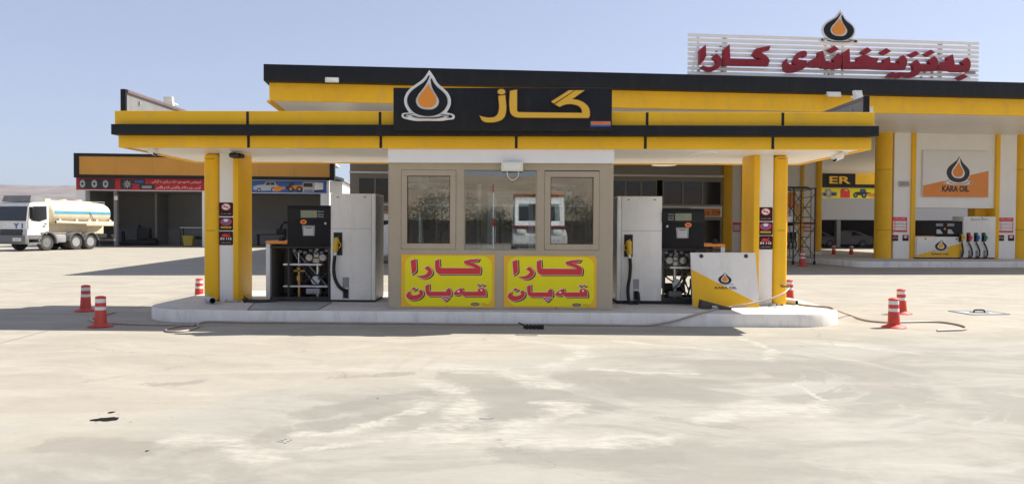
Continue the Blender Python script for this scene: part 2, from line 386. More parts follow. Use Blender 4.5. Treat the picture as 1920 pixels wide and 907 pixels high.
# ------------------------------------------------------------------ mesh builder
class MB:
    def __init__(s, frame=W):
        s.v = []; s.f = []; s.k = []; s.frame = frame

    def add(s, verts, faces, m=0):
        o = len(s.v); s.v += [Vector(v) for v in verts]
        s.f += [[i + o for i in f] for f in faces]; s.k += [m] * len(faces); return s

    def addbm(s, bm, m=0):
        bm.verts.index_update()
        s.add([v.co.copy() for v in bm.verts], [[v.index for v in f.verts] for f in bm.faces], m); bm.free(); return s

    def box(s, x0, x1, y0, y1, z0, z1, m=0, bev=0.0, seg=2):
        if not bev:
            v = [(x, y, z) for z in (z0, z1) for y in (y0, y1) for x in (x0, x1)]
            return s.add(v, [(0, 2, 3, 1), (4, 5, 7, 6), (0, 1, 5, 4), (2, 6, 7, 3), (0, 4, 6, 2), (1, 3, 7, 5)], m)
        bm = bmesh.new(); bmesh.ops.create_cube(bm, size=1)
        for v in bm.verts:
            v.co = Vector(((x0 + x1) / 2 + v.co.x * (x1 - x0), (y0 + y1) / 2 + v.co.y * (y1 - y0), (z0 + z1) / 2 + v.co.z * (z1 - z0)))
        bmesh.ops.bevel(bm, geom=bm.edges[:], offset=bev, segments=seg, affect='EDGES', profile=0.5)
        return s.addbm(bm, m)

    def hexa(s, bottom, top, m=0):   # four bottom and four top corners, any skew
        return s.add(list(bottom) + list(top), [(3, 2, 1, 0), (4, 5, 6, 7), (0, 1, 5, 4), (1, 2, 6, 5), (2, 3, 7, 6), (3, 0, 4, 7)], m)

    def cyl(s, p0, p1, r0, r1=None, n=20, m=0, cap=True):
        p0, p1 = Vector(p0), Vector(p1); r1 = r0 if r1 is None else r1
        q = (p1 - p0).to_track_quat('Z', 'Y')
        vs = [p + q @ Vector((r * math.cos(2 * PI * i / n), r * math.sin(2 * PI * i / n), 0)) for p, r in ((p0, r0), (p1, r1)) for i in range(n)]
        fs = [(i, (i + 1) % n, n + (i + 1) % n, n + i) for i in range(n)]
        if cap: fs += [tuple(range(n - 1, -1, -1)), tuple(range(n, 2 * n))]
        return s.add(vs, fs, m)

    def tube(s, pts, r, n=10, m=0, sub=6, smooth=True):
        pts = [Vector(p) for p in pts]
        if smooth and len(pts) > 2:
            q = []
            for i in range(len(pts) - 1):
                a, b, c, d = pts[max(i - 1, 0)], pts[i], pts[i + 1], pts[min(i + 2, len(pts) - 1)]
                for j in range(sub):
                    t = j / sub
                    q.append(0.5 * ((2 * b) + (c - a) * t + (2 * a - 5 * b + 4 * c - d) * t * t + (3 * b - a - 3 * c + d) * t ** 3))
            pts = q + [pts[-1]]
        vs, fs = [], []
        up = None
        for i, p in enumerate(pts):
            d = (pts[min(i + 1, len(pts) - 1)] - pts[max(i - 1, 0)]).normalized()
            if up is None: up = d.orthogonal().normalized()
            up = (up - d * up.dot(d)).normalized(); sd = d.cross(up)
            vs += [p + up * r * math.cos(2 * PI * k / n) + sd * r * math.sin(2 * PI * k / n) for k in range(n)]
        for i in range(len(pts) - 1):
            fs += [(i * n + k, i * n + (k + 1) % n, (i + 1) * n + (k + 1) % n, (i + 1) * n + k) for k in range(n)]
        e = (len(pts) - 1) * n
        fs += [tuple(range(n - 1, -1, -1)), tuple(range(e, e + n))]
        return s.add(vs, fs, m)

    def prism(s, poly, a, b, axis='y', m=0):  # polygon (u, w) run from a to b along an axis
        def pt(u, w, t): return {'y': (u, t, w), 'x': (t, u, w), 'z': (u, w, t)}[axis]
        n = len(poly)
        vs = [pt(u, w, a) for u, w in poly] + [pt(u, w, b) for u, w in poly]
        fs = [tuple(range(n)), tuple(range(2 * n - 1, n - 1, -1))] + [(i, n + i, n + (i + 1) % n, (i + 1) % n) for i in range(n)]
        return s.add(vs, fs, m)

    def lathe(s, prof, c=(0, 0, 0), n=24, axis='z', m=0, ms=None, cap=True):   # profile (r, h)
        c = Vector(c); vs, fs, ks = [], [], []
        for r, h in prof:
            for i in range(n):
                a = 2 * PI * i / n; u, w = r * math.cos(a), r * math.sin(a)
                vs.append(c + Vector({'z': (u, w, h), 'y': (u, h, w), 'x': (h, u, w)}[axis]))
        for j in range(len(prof) - 1):
            s0 = len(fs)
            fs += [(j * n + i, j * n + (i + 1) % n, (j + 1) * n + (i + 1) % n, (j + 1) * n + i) for i in range(n)]
            ks += [ms[j] if ms else m] * (len(fs) - s0)
        if cap and prof[0][0] > 1e-4: fs.append(tuple(range(n))); ks.append(ms[0] if ms else m)
        if cap and prof[-1][0] > 1e-4: e = (len(prof) - 1) * n; fs.append(tuple(range(e, e + n))); ks.append(ms[-1] if ms else m)
        o = len(s.v); s.v += vs; s.f += [[i + o for i in f] for f in fs]; s.k += ks
        return s

    def ball(s, c, rx, ry, rz, m=0, n=14):
        bm = bmesh.new(); bmesh.ops.create_uvsphere(bm, u_segments=n, v_segments=max(6, n // 2), radius=1)
        for v in bm.verts: v.co = Vector((c[0] + v.co.x * rx, c[1] + v.co.y * ry, c[2] + v.co.z * rz))
        return s.addbm(bm, m)

    def _flat(s, me, fx, m):
        s.add([fx(v.co) for v in me.vertices], [list(p.vertices) for p in me.polygons], m); bpy.data.meshes.remove(me)

    def shape(s, splines, y, ext=0.004, m=0, offset=0.0, d=(0, 0)):
        """Filled outlines in the frame's x-z plane, front face at y, thickness ext. Points (x, z) are corners, (x, z, 1) smooth."""
        cu = bpy.data.curves.new('outline', 'CURVE'); cu.dimensions = '2D'; cu.fill_mode = 'BOTH'; cu.extrude = ext / 2; cu.resolution_u = 5
        cu.offset = 0
        for sp in splines:
            bz = cu.splines.new('BEZIER'); bz.bezier_points.add(len(sp) - 1); bz.use_cyclic_u = True; bz.resolution_u = 5
            for p, c in zip(bz.bezier_points, sp):
                p.co = (c[0] + d[0], c[1] + d[1], 0)
                p.handle_left_type = p.handle_right_type = 'AUTO' if len(c) > 2 and c[2] else 'VECTOR'
        ob = bpy.data.objects.new('outline', cu)
        me = bpy.data.meshes.new_from_object(ob)
        bpy.data.objects.remove(ob); bpy.data.curves.remove(cu)
        s._flat(me, lambda c: (c.x, y + ext / 2 - c.z, c.y), m)
        return s

    def text(s, body, x0, x1, z0, z1, y, ext=0.003, m=0, bold=0.0, fit=True):
        cu = bpy.data.curves.new('words', 'FONT'); cu.body = body; cu.size = 1; cu.extrude = 0.5; cu.offset = bold; cu.resolution_u = 3
        ob = bpy.data.objects.new('words', cu); me = bpy.data.meshes.new_from_object(ob)
        bpy.data.objects.remove(ob); bpy.data.curves.remove(cu)
        if not me.vertices: return s
        xs = [v.co.x for v in me.vertices]; zs = [v.co.y for v in me.vertices]
        a, b, c, d = min(xs), max(xs), min(zs), max(zs)
        kx, kz = (x1 - x0) / (b - a), (z1 - z0) / (d - c)
        s._flat(me, lambda v: (x0 + (v.x - a) * kx, y + ext / 2 - v.z * ext, z0 + (v.y - c) * kz), m)
        return s

    def build(s, name, mats, parent=None, smooth=0.6, loc=None):
        if isinstance(mats, str): mats = [mats]
        me = bpy.data.meshes.new(name)
        ob = bpy.data.objects.new(name, me); C.objects.link(ob)
        pts = [s.frame.m @ v for v in s.v]
        if parent is not None:
            root = parent
            while root.parent: root = root.parent
            inv = ROOT[root.name].inverted()
            pts = [inv @ p for p in pts]; ob.parent = parent
        else:
            fi = s.frame.i; q = [fi @ p for p in pts]
            lo = Vector((min(p.x for p in q), min(p.y for p in q), min(p.z for p in q))); hi = Vector((max(p.x for p in q), max(p.y for p in q), 0))
            base = s.frame.m @ Vector(((lo.x + hi.x) / 2, (lo.y + hi.y) / 2, lo.z))
            mw = Matrix.Translation(base) @ Matrix.Rotation(s.frame.a, 4, 'Z')
            inv = mw.inverted(); pts = [inv @ p for p in pts]
            ob.matrix_world = mw; ROOT[ob.name] = mw
        me.from_pydata([tuple(p) for p in pts], [], s.f)
        for k in mats: me.materials.append(M[k])
        me.polygons.foreach_set('material_index', s.k)
        bm = bmesh.new(); bm.from_mesh(me)
        bmesh.ops.recalc_face_normals(bm, faces=bm.faces[:]); bm.to_mesh(me); bm.free()
        if smooth:
            me.shade_smooth(); me.set_sharp_from_angle(angle=smooth)
        me.update()
        return ob


ROOT = {}


def tag(o, label=None, cat=None, group=None, kind=None):
    if label: o['label'] = label
    if cat: o['category'] = cat
    if group: o['group'] = group
    if kind: o['kind'] = kind
    return o


def thing(name, label, cat, loc=(0, 0, 0), frame=W, group=None):
    o = bpy.data.objects.new(name, None); C.objects.link(o); o.empty_display_size = 0.2
    p = frame.m @ Vector(loc)
    mw = Matrix.Translation(p) @ Matrix.Rotation(frame.a, 4, 'Z')
    o.location = p; o.rotation_euler = (0, 0, frame.a); ROOT[o.name] = mw
    return tag(o, label, cat, group)


def dup(o, loc=None, rz=None, label=None, parent=None):
    c = o.copy(); C.objects.link(c)
    if parent is not None: c.parent = parent
    if loc is not None: c.location = loc
    if rz is not None: c.rotation_euler = (0, 0, rz)
    if label: c['label'] = label
    for ch in list(o.children): dup(ch, parent=c)
    return c


def trace(ox, oy, sc, pts, frame, y):     # points read off an enlarged view, as points on a plane of the frame
    out = []
    for p in pts:
        q = frame.P(ox + p[0] / sc, oy + p[1] / sc, y)
        out.append((q.x, q.z) + tuple(p[2:]))
    return out


def grow(pts, d):        # move an outline outwards by d
    n = len(pts); A = sum(pts[i][0] * pts[(i + 1) % n][1] - pts[(i + 1) % n][0] * pts[i][1] for i in range(n))
    sg = 1 if A > 0 else -1; out = []
    for i in range(n):
        a, b, c = Vector(pts[i - 1][:2]), Vector(pts[i][:2]), Vector(pts[(i + 1) % n][:2])
        e, f = (b - a).normalized(), (c - b).normalized()
        n1, n2 = Vector((e.y, -e.x)) * sg, Vector((f.y, -f.x)) * sg
        h = n1 + n2
        k = d / max(0.45, (1 + n1.dot(n2))) if h.length > 1e-6 else 0
        q = b + h * k
        out.append((q.x, q.y) + tuple(pts[i][2:]))
    return out


def ell(cx, cz, rx, rz, n=14):
    return [(cx + rx * math.cos(2 * PI * i / n), cz + rz * math.sin(2 * PI * i / n), 1) for i in range(n)]


def rrect(x0, x1, z0, z1, r, n=4):
    o = []
    for cx, cz, a0 in ((x1 - r, z1 - r, 0), (x0 + r, z1 - r, 90), (x0 + r, z0 + r, 180), (x1 - r, z0 + r, 270)):
        o += [(cx + r * math.cos(R(a0 + 90 * i / n)), cz + r * math.sin(R(a0 + 90 * i / n))) for i in range(n + 1)]
    return o


# drop emblem, units: drop width 1, x centred, z from 0 (ripple) up
def _e(p): return [((a[0] - 632) / 687, (775 - a[1]) / 687) + tuple(a[2:]) for a in p]


DROP_OUT = _e([(662, 120), (705, 175, 1), (740, 235, 1), (800, 300, 1), (880, 360, 1), (950, 430, 1), (976, 510, 1), (950, 600, 1), (870, 680, 1), (760, 725, 1), (640, 738, 1), (520, 725, 1), (400, 680, 1), (320, 600, 1), (288, 510, 1), (305, 435, 1), (365, 360, 1), (470, 290, 1), (590, 210, 1)])
RING = _e([(655, 122), (668, 140), (600, 262, 1), (540, 340, 1), (470, 420, 1), (435, 500, 1), (450, 560, 1), (520, 620, 1), (630, 640, 1), (740, 630, 1), (810, 580, 1), (830, 510, 1), (790, 430, 1), (730, 340, 1), (697, 260, 1), (690, 182), (705, 170), (740, 235, 1), (800, 300, 1), (880, 360, 1), (950, 430, 1), (976, 510, 1), (950, 600, 1), (870, 680, 1), (760, 725, 1), (640, 738, 1), (520, 725, 1), (400, 680, 1), (320, 600, 1), (288, 510, 1), (305, 435, 1), (365, 360, 1), (470, 290, 1), (590, 210, 1)])
CORE = _e([(652, 255), (690, 335, 1), (745, 410, 1), (780, 490, 1), (765, 560, 1), (710, 597, 1), (640, 608, 1), (560, 600, 1), (495, 555, 1), (475, 490, 1), (515, 415, 1), (590, 335, 1)])
RIPPLE = [_e([(390, 703), (300, 712, 1), (228, 727, 1), (300, 757), (262, 730, 1), (320, 718, 1)]),
          _e([(355, 735), (430, 760, 1), (640, 774, 1), (830, 766, 1), (925, 747), (880, 738), (800, 754, 1), (640, 762, 1), (460, 752, 1), (400, 732)]),
          _e([(850, 710), (960, 722, 1), (1055, 745, 1), (960, 760), (1000, 744, 1), (920, 728, 1)])]
RIPPLE_OUT = _e([(225, 727, 1), (330, 706, 1), (632, 690, 1), (960, 706, 1), (1060, 745, 1), (960, 770, 1), (640, 782, 1), (330, 768, 1)])


def emblem(mb, x, z, w, h, y, ms=(0, 1), white=None, ripple=True, th=0.003, rim=0.045):
    """Drop emblem: x = centre, z = foot of the ripple, w = drop width, h = total height; ms = (ring, core) slots."""
    kz = h / 0.955
    def t(p): return [(x + a[0] * w, z + a[1] * kz) + tuple(a[2:]) for a in p]
    y0 = y
    if white is not None:
        mb.shape([grow(t(DROP_OUT), rim * w)], y0, th * 2, white)
        if ripple: mb.shape([grow(t(RIPPLE_OUT), rim * w * 0.5)], y0 + 0.002, th * 2, white)
        y0 -= th
    mb.shape([t(RING)], y0, th, ms[0])
    mb.shape([t(CORE)], y0, th, ms[1])
    if ripple: mb.shape([t(r) for r in RIPPLE], y0 - 0.001, th, ms[0])
    return mb


# Kurdish letters joined by hand: presentation forms, reversed for left-to-right setting
AR = {'ا': 'FE8D FE8E', 'ب': 'FE8F FE90 FE91 FE92', 'پ': 'FB56 FB57 FB58 FB59', 'ت': 'FE95 FE96 FE97 FE98', 'ج': 'FE9D FE9E FE9F FEA0',
      'چ': 'FB7A FB7B FB7C FB7D', 'خ': 'FEA5 FEA6 FEA7 FEA8', 'د': 'FEA9 FEAA', 'ر': 'FEAD FEAE', 'ز': 'FEAF FEB0', 'س': 'FEB1 FEB2 FEB3 FEB4',
      'ش': 'FEB5 FEB6 FEB7 FEB8', 'ف': 'FED1 FED2 FED3 FED4', 'ق': 'FED5 FED6 FED7 FED8', 'ک': 'FB8E FB8F FB90 FB91', 'گ': 'FB92 FB93 FB94 FB95',
      'ل': 'FEDD FEDE FEDF FEE0', 'م': 'FEE1 FEE2 FEE3 FEE4', 'ن': 'FEE5 FEE6 FEE7 FEE8', 'و': 'FEED FEEE', 'ە': '06D5 FEEA', 'ه': 'FEE9 FEEA FEEB FEEC',
      'ی': 'FBFC FBFD FBFE FBFF', 'ێ': 'FBFC FBFD FBFE FBFF', 'غ': 'FECD FECE FECF FED0'}


def ar(s):
    out = []
    for i, ch in enumerate(s):
        if ch not in AR: out.append(ch); continue
        f = AR[ch].split()
        pv = i > 0 and s[i - 1] in AR and len(AR[s[i - 1]].split()) == 4
        nx = len(f) == 4 and i + 1 < len(s) and s[i + 1] in AR
        out.append(chr(int(f[(3 if pv else 2) if nx else (1 if pv else 0)], 16)))
    return ''.join(reversed(out))

#BODY
# ================================================================== setting
def sheet(name, x0, x1, y0, y1, z, m, frame=W):
    o = MB(frame).add([(x0, y0, z), (x1, y0, z), (x1, y1, z), (x0, y1, z)], [(0, 1, 2, 3)]).build(name, m, smooth=0)
    return tag(o, kind='structure')


sheet('ground', -2640, 1500, -430, 2060, -0.02, 'brownsoil')
sheet('forecourt', -75, 95, -41, 110, 0.0, 'concrete')


def joint(pts, w=0.016):
    mb = MB()
    for (ax, ay), (bx, by) in zip(pts, pts[1:]):
        d = Vector((bx - ax, by - ay)).normalized(); nx, ny = -d.y * w / 2, d.x * w / 2
        mb.add([(ax + nx, ay + ny, 0.004), (ax - nx, ay - ny, 0.004), (bx - nx, by - ny, 0.004), (bx + nx, by + ny, 0.004)], [(0, 1, 2, 3)])
    return mb


tag(joint([(-6.85, 9.6), (-7.0, 11.2), (-7.3, 14.6), (-7.45, 17.4)]).build('pavement_joint', 'grey', smooth=0), kind='structure')


def hill_range(name, y0, depth, x0, x1, height, m, nx=160, ny=24, seed=0, base=-0.5, cut=None):
    vs, fs = [], []
    for j in range(ny + 1):
        for i in range(nx + 1):
            x = x0 + (x1 - x0) * i / nx; t = j / ny; y = y0 + depth * t
            prof = min(1.0, t * 2.2) ** 0.85
            n = noise.fractal(Vector((x * 0.0016 + seed, y * 0.002, seed)), 1.0, 2.0, 6)
            n2 = noise.fractal(Vector((x * 0.012 + seed, y * 0.010, seed + 3)), 1.0, 2.0, 5)
            z = base + height * prof * (0.93 + 0.13 * n + 0.05 * n2)
            vs.append((x, y, z))
    for j in range(ny):
        for i in range(nx):
            a = j * (nx + 1) + i
            fs.append((a, a + 1, a + nx + 2, a + nx + 1))
    o = MB().add(vs, fs).build(name, m, smooth=0.8)
    return tag(o, kind='structure')


M['hillrock'] = mat('arid_hillside', (0.20, 0.165, 0.15), 0.95, var=0.28, scale=0.02, bump=0.6, bscale=0.06)
hill_range('hills', 1100, 900, -2600, 900, 92, 'hillrock', seed=1.7)
hz_ = MB().box(-2700, 1560, -480, 2120, -1.02, 135).build('haze', 'white', smooth=0)
hz_.data.materials.clear()
hm = bpy.data.materials.new('dusty_air'); hm.use_nodes = True
hn = hm.node_tree; hn.nodes.remove(hn.nodes['Principled BSDF'])
hv = hn.nodes.new('ShaderNodeVolumePrincipled')
hv.inputs['Color'].default_value = (0.84, 0.86, 0.93, 1); hv.inputs['Density'].default_value = 0.00011; hv.inputs['Anisotropy'].default_value = 0.3
hn.links.new(hv.outputs[0], hn.nodes['Material Output'].inputs['Volume'])
hz_.data.materials.append(hm); tag(hz_, kind='stuff')
hill_range('embankment', -150, -260, -420, 420, 26, 'brownsoil', nx=120, ny=20, seed=5.1)

# raised concrete island under the small canopy
IX0, IX1, IY0, IY1, IZ = -6.3, 5.60, 12.17, 15.75, 0.21


def island(name, label, x0, x1, y0, y1, z, r, frame=W, group=None):
    root = thing(name, label, 'pump island', ((x0 + x1) / 2, (y0 + y1) / 2, 0), frame, group)
    p = rrect(x0, x1, y0, y1, r, 12); n = len(p)
    q = [(a + (b[0] - a) * 0 , a) for a, b in []]
    mb = MB(frame)
    inn = grow(p, -0.025)
    vs = [(a, b, 0.0) for a, b in p] + [(a, b, z - 0.02) for a, b in p] + [(a, b, z - 0.004) for a, b in grow(p, -0.008)]
    fs = []
    for k in range(2):
        fs += [(k * n + i, k * n + (i + 1) % n, (k + 1) * n + (i + 1) % n, (k + 1) * n + i) for i in range(n)]
    mb.add(vs, fs).build('kerb_face', 'kerbside', root)
    mb = MB(frame)
    mb.add([(a, b, z - 0.004) for a, b in grow(p, -0.008)] + [(a, b, z) for a, b in inn], [(i, (i + 1) % n, n + (i + 1) % n, n + i) for i in range(n)] + [tuple(range(n, 2 * n))])
    mb.build('island_top', 'kerbtop', root)
    return root


island('pump_island', 'long pale concrete island with rounded ends under the small yellow canopy', IX0, IX1, IY0, IY1, IZ, 0.95)
cq = [W.G(x, y, IZ + .004) for x, y in ((478, 566.5), (622, 566.5), (596, 580.5), (464, 580.5))]
cv = thing('pit_cover', 'grey steel pit cover let into the island before the left pump', 'pit cover', sum(cq, Vector()) / 4)
MB().add(cq + [q - Vector((0, 0, .0035)) for q in cq], [(0, 1, 2, 3), (0, 4, 5, 1), (1, 5, 6, 2), (2, 6, 7, 3), (3, 7, 4, 0)]).build('plate', 'manhole', cv, smooth=0)
for i in range(4):
    a, b = cq[i], cq[(i + 1) % 4]; MB().tube([a + Vector((0, 0, .002)), b + Vector((0, 0, .002))], .008, n=6, smooth=False).build('rim', 'bumper', cv)


def blob(name, px, py, rx, ry, m, seed, z=0.004, n=26, rough=0.35):
    c = W.G(px, py, z); rnd = random.Random(seed); ph = [rnd.uniform(0, 6.28) for _ in range(5)]
    vs = []
    for i in range(n):
        a = 2 * PI * i / n
        k = 1 + rough * (0.5 * math.sin(2 * a + ph[0]) + 0.35 * math.sin(3 * a + ph[1]) + 0.25 * math.sin(7 * a + ph[2]) + 0.2 * math.sin(11 * a + ph[3]))
        vs.append((c.x + rx * k * math.cos(a) + 0.4 * ry * k * math.sin(a), c.y + ry * k * math.sin(a), z))
    return tag(MB().add(vs, [tuple(range(n))]).build(name, m, smooth=0), kind='structure')


blob('oil_stain', 199, 785, 0.085, 0.075, 'oilstain', 3)
blob('oil_stain', 209, 772, 0.028, 0.025, 'oilstain', 5)
for i, (x, y, r_) in enumerate([(186, 776, .006), (222, 776, .007), (232, 783, .005), (245, 790, .007), (276, 844, .013), (180, 792, .005), (258, 786, .004), (705, 704, .009), (589, 683, .008), (322, 781, .006), (708, 746, .010)]):
    blob('oil_stain', x, y, r_, r_ * 0.8, 'oilstain', 20 + i)
blob('damp_patch', 912, 783, 0.05, 0.025, 'grey', 8)
for i, (x, y) in enumerate([(530, 824), (536, 822), (541, 826), (529, 827), (546, 823), (535, 829), (523, 826)]):
    blob('damp_patch', x, y, 0.011, 0.009, 'grey', 40 + i)
blob('damp_patch', 988, 627, 0.16, 0.10, 'damp', 11)

# ================================================================== small canopy over the island
FY = 12.35
can = thing('filling_canopy', 'small low canopy in front with yellow and black fascia on two square yellow pillars', 'canopy', (-0.3, 13.9, 0))
BK = 15.4
lo = W.box(222, 256.5, 1634, 278.7, FY); md = W.box(208, 234.3, 1648.5, 253.9, FY - 0.16); up = W.box(215, 209.3, 1640, 234.5, FY - 0.02)
lz0, lz1, uz1 = lo[2], md[2] + 0.004, up[3]


def ring_fascia(name, x0, x1, y0, y1, z0, z1, t, m, frame=W, parent=None):
    mb = MB(frame)
    mb.box(x0, x1, y0, y0 + t, z0, z1, bev=0.006); mb.box(x0, x1, y1 - t, y1, z0, z1, bev=0.006)
    mb.box(x0, x0 + t, y0 + t + 0.001, y1 - t - 0.001, z0 + 0.001, z1 - 0.001); mb.box(x1 - t, x1, y0 + t + 0.001, y1 - t - 0.001, z0 + 0.001, z1 - 0.001)
    return mb.build(name, m, parent)


ring_fascia('lower_fascia', lo[0], lo[1], FY, BK, lz0, lz1, 0.06, 'yellow', parent=can)
ring_fascia('black_band', md[0], md[1], FY - 0.16, BK + 0.16, md[2], md[3], 0.2, 'black', parent=can)
ring_fascia('upper_fascia', up[0], up[1], FY - 0.02, BK + 0.02, md[3] + 0.002, uz1, 0.06, 'yellow', parent=can)
for px, row in [(465, 'u'), (713, 'u'), (1213, 'u'), (1467, 'u'), (466, 'l'), (714, 'l'), (968, 'l'), (1210, 'l'), (1449, 'l')]:
    if row == 'u':
        x = W.P(px, 222, FY).x; mb = MB().box(x - 0.022, x + 0.022, FY - 0.024, FY, md[3] + 0.004, uz1 - 0.01)
    else:
        x = W.P(px, 267, FY).x; mb = MB().box(x - 0.022, x + 0.022, FY - 0.006, FY + 0.02, lz0 + 0.004, lz1 - 0.004)
    mb.build('panel_joint', 'joint', can)
MB().box(lo[0] + 0.07, lo[1] - 0.07, FY + 0.07, BK - 0.07, lz0 + 0.02, lz0 + 0.05).build('soffit', 'soffit', can)
MB().box(lo[0] + 0.07, lo[1] - 0.07, FY + 0.07, BK - 0.07, uz1 - 0.16, uz1 - 0.10).build('roof', 'roof', can)
for px, py in ((562, 280), (616, 302), (1318, 287), (1245, 309)):
    g = W.G(px, py, lz0 + 0.02)
    MB().lathe([(0.26, 0.0), (0.25, -0.012), (0.21, -0.016), (0.20, -0.006), (0.0, -0.006)], (g.x, g.y, lz0 + 0.02), n=28).build('downlight', 'print_white', can)


def pillar(px_out, px_w0, px_w1, px_in, back_px, side):
    f = 13.5; z0, z1 = IZ, lz0 + 0.02
    xs = sorted(W.P(p, 430, f).x for p in (px_out, px_w0, px_w1, px_in))
    ib = 14.22
    if side < 0:
        MB().box(xs[0], xs[1] - 0.012, f, ib, z0, z1, bev=0.07, seg=4).build('pillar_cladding', 'yellow', can)
        MB().box(xs[1] + 0.002, xs[2] - 0.002, f + 0.035, ib - 0.035, z0, z1, bev=0.004).build('pillar_core', 'white', can)
        MB().box(xs[2], xs[3], f, ib, z0, z1, bev=0.012).build('pillar_cladding', 'yellow', can)
    else:
        MB().box(xs[0], xs[1], f, ib, z0, z1, bev=0.012).build('pillar_cladding', 'yellow', can)
        MB().box(xs[1] + 0.002, xs[2] - 0.002, f + 0.035, ib - 0.035, z0, z1, bev=0.004).build('pillar_core', 'white', can)
        MB().box(xs[2] + 0.012, xs[3], f, ib, z0, z1, bev=0.07, seg=4).build('pillar_cladding', 'yellow', can)
    # sheet joints across the outer cladding
    a, b = (xs[0], xs[1] - 0.012) if side < 0 else (xs[2] + 0.012, xs[3])
    for py in (297.5, 432):
        z = W.P(px_out, py, f).z
        MB().box(a + 0.06, b - 0.06, f - 0.0025, f + 0.01, z - 0.004, z + 0.004).build('sheet_joint', 'edge', can)
    return xs


PL = pillar(381, 410, 437, 447, 472, -1)
PR = pillar(1478, 1450.5, 1424, 1413, 1388, 1)

# ------------------------------------------------------------------ stickers on the pillars
def sticker(kind, px0, py0, px1, py1, y, label, frame=W, small=False):
    x0, x1, z0, z1 = frame.box(px0, py0, px1, py1, y)
    w, h = x1 - x0, z1 - z0; cx, cz = (x0 + x1) / 2, (z0 + z1) / 2
    root = thing('warning_sticker', label, 'sticker', (cx, y, z0), frame)
    MB(frame).prism(rrect(x0, x1, z0, z1, 0.09 * w), y - 0.004, y, m=0).build('plate', 'maroon', root)
    e = MB(frame); yy = y - 0.006
    if kind == 'smoke':
        e.shape([ell(cx, cz + .18 * h, .33 * w, .26 * h), ], yy, .002, 0)
        e.shape([ell(cx, cz + .18 * h, .28 * w, .21 * h)], yy - .002, .002, 1)
        e.shape([[(cx - .2 * w, cz + .15 * h), (cx + .16 * w, cz + .15 * h), (cx + .16 * w, cz + .20 * h), (cx - .2 * w, cz + .20 * h)]], yy - .004, .002, 2)
        e.shape([[(cx - .22 * w, cz + .30 * h), (cx - .17 * w, cz + .33 * h), (cx + .22 * w, cz + .07 * h), (cx + .17 * w, cz + .04 * h)]], yy - .006, .002, 0)
    elif kind == 'phone':
        e.shape([ell(cx, cz + .17 * h, .42 * w, .28 * h)], yy, .002, 0)
        e.shape([ell(cx, cz + .18 * h, .30 * w, .24 * h)], yy - .002, .002, 3)
        e.shape([ell(cx, cz + .27 * h, .18 * w, .10 * h)], yy - .004, .002, 1)
        e.shape([[(cx - .26 * w, cz + .12 * h), (cx - .1 * w, cz + .16 * h), (cx + .28 * w, cz + .10 * h), (cx + .1 * w, cz + .04 * h)]], yy - .004, .002, 0)
        e.shape([rrect(cx - .38 * w, cx + .38 * w, cz - .33 * h, cz - .19 * h, .05 * h)], yy, .002, 4)
    else:
        e.shape([[(cx - .3 * w, cz + .10 * h), (cx - .3 * w, cz + .22 * h), (cx - .18 * w, cz + .32 * h), (cx, cz + .32 * h), (cx + .06 * w, cz + .26 * h), (cx + .26 * w, cz + .38 * h), (cx + .28 * w, cz + .34 * h), (cx + .1 * w, cz + .2 * h), (cx + .3 * w, cz + .2 * h), (cx + .3 * w, cz + .10 * h)]], yy, .002, 0)
        e.text('IN 115', cx - .4 * w, cx + .4 * w, cz - .12 * h, cz + .05 * h, yy - .002, .002, 1, bold=.03)
    e.build('emblem', ['print_red', 'print_white', 'print_black', 'print_blue', 'letter_yellow'], root)
    t = MB(frame)
    if not small:
        if kind == 'phone': t.text(ar('مۆبایل') if False else ar('بەکارهێنان'), cx - .30 * w, cx + .30 * w, cz - .31 * h, cz - .21 * h, yy - .004, .002, 1)
        else: t.text(ar('قەدەغە یە') if kind == 'smoke' else ar('پیشکەش کردن'), cx - .34 * w, cx + .34 * w, cz - .36 * h, cz - .27 * h, yy, .002, 0)
        t.build('lettering', ['print_white', 'print_black'], root)
    return root


yc = 13.5 + 0.035
names = {'smoke': 'no smoking sticker with white oval', 'phone': 'sticker with blue oval and yellow strip', 'fire': 'fire engine sticker lettered 115'}
for side, px0, px1, ys, which in (('left', 411, 437, ((379.5, 405.5), (407.5, 432), (433.5, 459.5)), 'left'), ('right', 1422.5, 1448.5, ((388.5, 414.5), (416, 441), (442, 467.5)), 'right')):
    for kd, (y0, y1), pos in zip(('smoke', 'phone', 'fire'), ys, ('top', 'middle', 'bottom')):
        sticker(kd, px0, y0, px1, y1, yc - 0.0005, f'maroon {names[kd]}, {pos} one on the {which} canopy pillar')

# ------------------------------------------------------------------ boards standing along the two ends of the roof
def end_board(name, label, px, side):
    yf = 12.62
    x = W.P(px, 190, yf).x
    zt = W.P(px, 167 if side < 0 else 180, yf).z
    root = thing(name, label, 'sign board', (x, 13.9, uz1 - 0.1))
    a, b = (x - 0.025, x + 0.055) if side < 0 else (x - 0.055, x + 0.025)
    z0 = uz1 - 0.09
    f = (a + 0.01, b - 0.01)
    MB().box(f[0], f[1], yf + 0.05, 15.2, z0, zt - 0.06).build('back_sheet', 'wing' if side < 0 else 'wing', root)
    MB().box(a - 0.01, b, yf, yf + 0.05, z0, zt, bev=0.004).build('front_edge', 'black', root)
    MB().box(a, b + 0.02 if side < 0 else b, yf + 0.051, 15.2, zt - 0.058, zt, bev=0.004).build('top_edge', 'wingframe', root)
    for y, z in ((13.1, zt - 0.16), (14.2, zt - 0.2)):
        q = b - 0.01 if side < 0 else a + 0.01
        MB().box(min(q, q - side * 0.03), max(q, q - side * 0.03), y - 0.02, y + 0.02, z - 0.02, z + 0.02).build('bracket', 'grey', root)
    return zt


